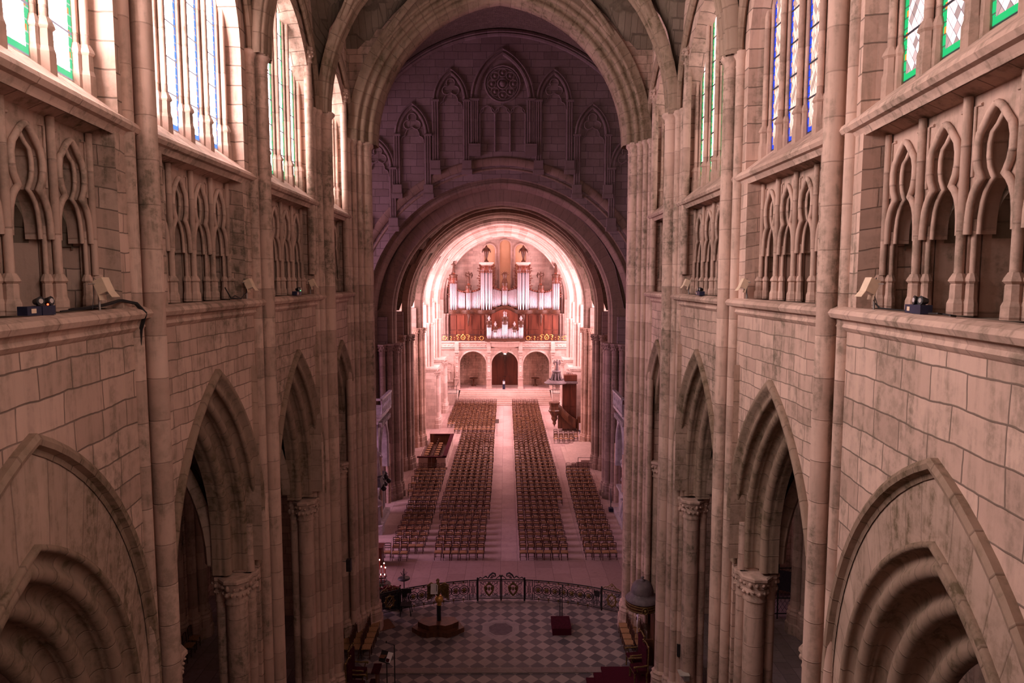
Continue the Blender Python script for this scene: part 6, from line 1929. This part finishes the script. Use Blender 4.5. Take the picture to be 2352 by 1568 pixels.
# right aisle: screen and iron grille
r_ = thing('hanging_screen', (14.0, 32.4, 1.2), 'black flat screen hung beyond the right arcade arch', 'screen')
m = MB(); m.box((13.95, 32.6, 0.95), (1.0, 0.1, 1.0), rz=-0.5); m.build('panel', 'black', r_)
m = MB(); m.tube([(14.1, 32.7, 0.9), (14.3, 33.22, 0.9)], 0.04, 6); m.build('arm', 'iron', r_)
w_ = MB(Fr((0, 33.2, 0))); w_.rect(11.2, 20, 0, 13.6); 
ST(w_, 'wall_right', 'ashlar', 'pinkish wall closing the right aisle towards the transept', cat='wall')
w_ = MB(Fr((0, 33.2, 0))); w_.rect(-20, -10.6, 0, 13.6)
ST(w_, 'wall_left', 'ashlar', 'wall closing the left aisle towards the transept', cat='wall')
r_ = thing('iron_grille', (13.1, 30.3, 0), 'tall black wrought-iron grille in the right aisle', 'grille')
for x in (12.2, 12.95, 13.7):
    m = MB(); m.tube([(x, 30.6, 0), (x, 30.6, 2.7)], 0.035, 6); m.tube([(x, 30.6, 2.7), (x, 30.6, 3.0)], [0.06, 0.005], 6); m.build('post', 'iron', r_)
m = MB()
for z in (0.25, 1.0, 2.45): m.tube([(12.2, 30.6, z), (13.7, 30.6, z)], 0.03, 6)
m.build('rails', 'iron', r_)
m = MB()
for i in range(15):
    for j in range(14):
        x, z = 12.28 + i * 0.096, 0.34 + j * 0.155
        m.tube([(x, 30.6, z), (x + 0.05 * (1 if (i + j) % 2 else -1), 30.6, z + 0.075), (x, 30.6, z + 0.15)], 0.009, 3)
m.build('scrollwork', 'iron', r_)

# ================================================================== GALLERY LEDGE: floodlights, emergency lamps, cables
ORD3 = ['first', 'second', 'third']
def flood(x, y, s, label):
    z = LEDGE
    r_ = thing('floodlight', (x, y, z), label, 'floodlight')
    i_ = -s          # towards the middle of the choir
    m = MB(); m.tube([(x, y, z), (x, y, z + 0.50)], 0.022, 6); m.tube([(x, y, z + 0.5), (x - i_ * 0.02, y - 0.28, z + 0.5)], 0.012, 5); m.build('pole', 'steel', r_)
    th = -1.18
    cs, sn = math.cos(th), math.sin(th)
    def q(a, b_, c):   # a: along the box (downwards), b: along the wall, c: outward face
        return (x + i_ * (0.10 + a * cs - c * sn), y + b_, z + 0.44 + a * sn + c * cs)
    def hexa(m, a0, a1, w0, w1, c0, c1, d0, d1):
        P = [q(a0, -w0, c0), q(a0, w0, c0), q(a0, w0, c1), q(a0, -w0, c1), q(a1, -w1, d0), q(a1, w1, d0), q(a1, w1, d1), q(a1, -w1, d1)]
        for f in ((0, 1, 2, 3), (7, 6, 5, 4), (0, 4, 5, 1), (1, 5, 6, 2), (2, 6, 7, 3), (3, 7, 4, 0)): m.poly([P[k] for k in f])
    m = MB(); hexa(m, -0.16, 0.12, 0.12, 0.12, -0.10, 0.10, -0.10, 0.10); m.build('housing', 'beige', r_)
    m = MB(); hexa(m, 0.12, 0.26, 0.12, 0.13, 0.09, 0.10, 0.13, 0.14); hexa(m, 0.12, 0.22, 0.12, 0.12, -0.10, -0.09, -0.12, -0.11); m.build('barn_door', 'beige', r_)
    m = MB(); hexa(m, 0.118, 0.126, 0.10, 0.10, -0.085, 0.085, -0.085, 0.085); m.build('lens', 'glass', r_)
    m = MB(); m.tube([(x, y, z + 0.55), (x - 0.03, y - 0.1, z + 0.62), (x - 0.05, y - 0.08, z + 0.3), (x - 0.02, y - 0.2, z + 0.02)], 0.008, 4); m.build('cord', 'black', r_)
    r_.scale = (0.82, 0.82, 0.82)
for s in (-1, 1):
    fr, ua, ub = side_frame(s, 0)
    p = fr((-1.62 if s > 0 else -1.72, -0.02, 0))
    flood(p.x, p.y, s, 'beige box floodlight on the %s ledge, largest and nearest the camera' % SIDE[s])
    flood(s * (W - 0.05), 17.35 if s < 0 else 17.15, s, 'beige box floodlight on the %s ledge of the second bay' % SIDE[s])
    flood(s * (W - 0.05), 23.0 if s < 0 else 22.6, s, 'beige box floodlight on the %s ledge of the third bay' % SIDE[s])
def emergency(x, y, rz, label, led):
    z = LEDGE
    r_ = thing('emergency_lamp', (x, y, z), label, 'lamp')
    c, sn = math.cos(rz), math.sin(rz)
    fr = Fr((x, y, z), (c, sn, 0), (-sn, c, 0))
    m = MB(fr); m.box((-0.22, 0, 0.10), (0.36, 0.22, 0.18)); m.box((0.14, 0, 0.10), (0.34, 0.24, 0.19)); m.build('battery_box', 'navy', r_)
    for dx, tilt in ((-0.02, -1), (0.22, 1)):
        m = MB(fr)
        m.tube([(dx, 0.05, 0.27), (dx + 0.02 * tilt, -0.10, 0.29)], [0.06, 0.10], 8); m.tube([(dx, 0, 0.18), (dx, 0, 0.26)], 0.02, 5)
        h_ = m.build('lamp_head', 'black', r_)
        m = MB(fr); m.tube([(dx + 0.02 * tilt, -0.10, 0.29), (dx + 0.021 * tilt, -0.112, 0.29)], [0.055, 0.05], 8); m.build('lens', 'glass', h_)
    if led:
        m = MB(fr); m.ball((0.10, -0.13, 0.22), 0.02, 6); m.build('indicator', led, r_)
    m = MB(fr); m.box((-0.24, -0.112, 0.10), (0.12, 0.006, 0.09)); m.build('label_plate', 'beige', r_)
    r_.scale = (0.66, 0.66, 0.66)
frl, _, _ = side_frame(-1, 0)
p = frl((-3.35, 0.02, 0)); emergency(p.x, p.y, PI / 2 - ANG + 0.0, 'twin-headed black emergency lamp on the near left ledge', 'led_r')
emergency(-6.2, 21.2, PI / 2, 'small twin-headed emergency lamp with green light on the left ledge', 'led_g')
frr, _, _ = side_frame(1, 0)
p = frr((-3.02, 0.02, 0)); emergency(p.x, p.y, -PI / 2 - ANG, 'twin-headed navy emergency lamp on the near right ledge', None)
emergency(6.2, 20.9, -PI / 2, 'small twin-headed emergency lamp on the right ledge of the third bay', None)
# cables
m = MB(frl)
for k in range(6):
    o_ = 0.022 * (k % 3); z_ = 0.02 * (k // 3)
    m.tube([(-2.6 + 0.08 * k, 0.12 + o_, LEDGE + 0.02 + z_), (-2.0, 0.06 + o_, LEDGE + 0.03 + z_), (-1.4, 0.02 + o_, LEDGE + 0.06 + z_), (-0.9, -0.02 + o_, LEDGE + 0.12 + z_), (-0.62, -0.14 + o_, LEDGE + 0.06 + z_), (-0.50, -0.24 + o_, LEDGE - 0.12 + z_), (-0.44, -0.13 + o_, LEDGE - 0.4), (-0.42, -0.05 + o_ * .5, LEDGE - 1.0), (-0.42, -0.04 + o_ * .5, 8.0), (-0.42, -0.04 + o_ * .5, 2.0)], 0.013, 5)
tag(m.build('cable_bundle', 'black'), 'bundle of black cables over the left ledge and down the nearest left pier', 'cable')
m = MB(frr)
m.tube([(-1.55, 0.0, LEDGE + 0.12), (-1.75, 0.02, LEDGE + 0.03), (-2.1, 0.08, LEDGE + 0.02), (-2.6, 0.1, LEDGE + 0.02)], 0.012, 5)
tag(m.build('cable', 'black'), 'thin black cable from the near right floodlight along the ledge', 'cable')
m = MB(frr)
m.tube([(-3.3, 0.02, LEDGE + 0.02), (-3.7, 0.0, LEDGE + 0.03), (-4.05, -0.02, LEDGE + 0.02), (-4.07, -0.1, LEDGE + 0.03)], 0.014, 5)
m.tube([(-3.7, 0.0, LEDGE + 0.03), (-3.72, -0.08, LEDGE + 0.04)], 0.012, 5)
tag(m.build('iron_bracket', 'iron'), 'bent black iron bracket lying on the near right ledge', 'bracket')
m = MB()
m.tube([(-6.2, 16.0, LEDGE + 0.02), (-6.22, 16.4, LEDGE + 0.10), (-6.2, 16.7, LEDGE + 0.02), (-6.25, 17.2, LEDGE + 0.15), (-6.3, 17.35, LEDGE + 0.25)], 0.014, 5)
m.tube([(-6.25, 15.9, LEDGE + 0.3), (-6.2, 16.1, LEDGE + 0.05), (-6.15, 16.6, LEDGE + 0.02)], 0.014, 5)
tag(m.build('cable', 'black'), 'loose black cable beside the left floodlight of the second bay', 'cable')
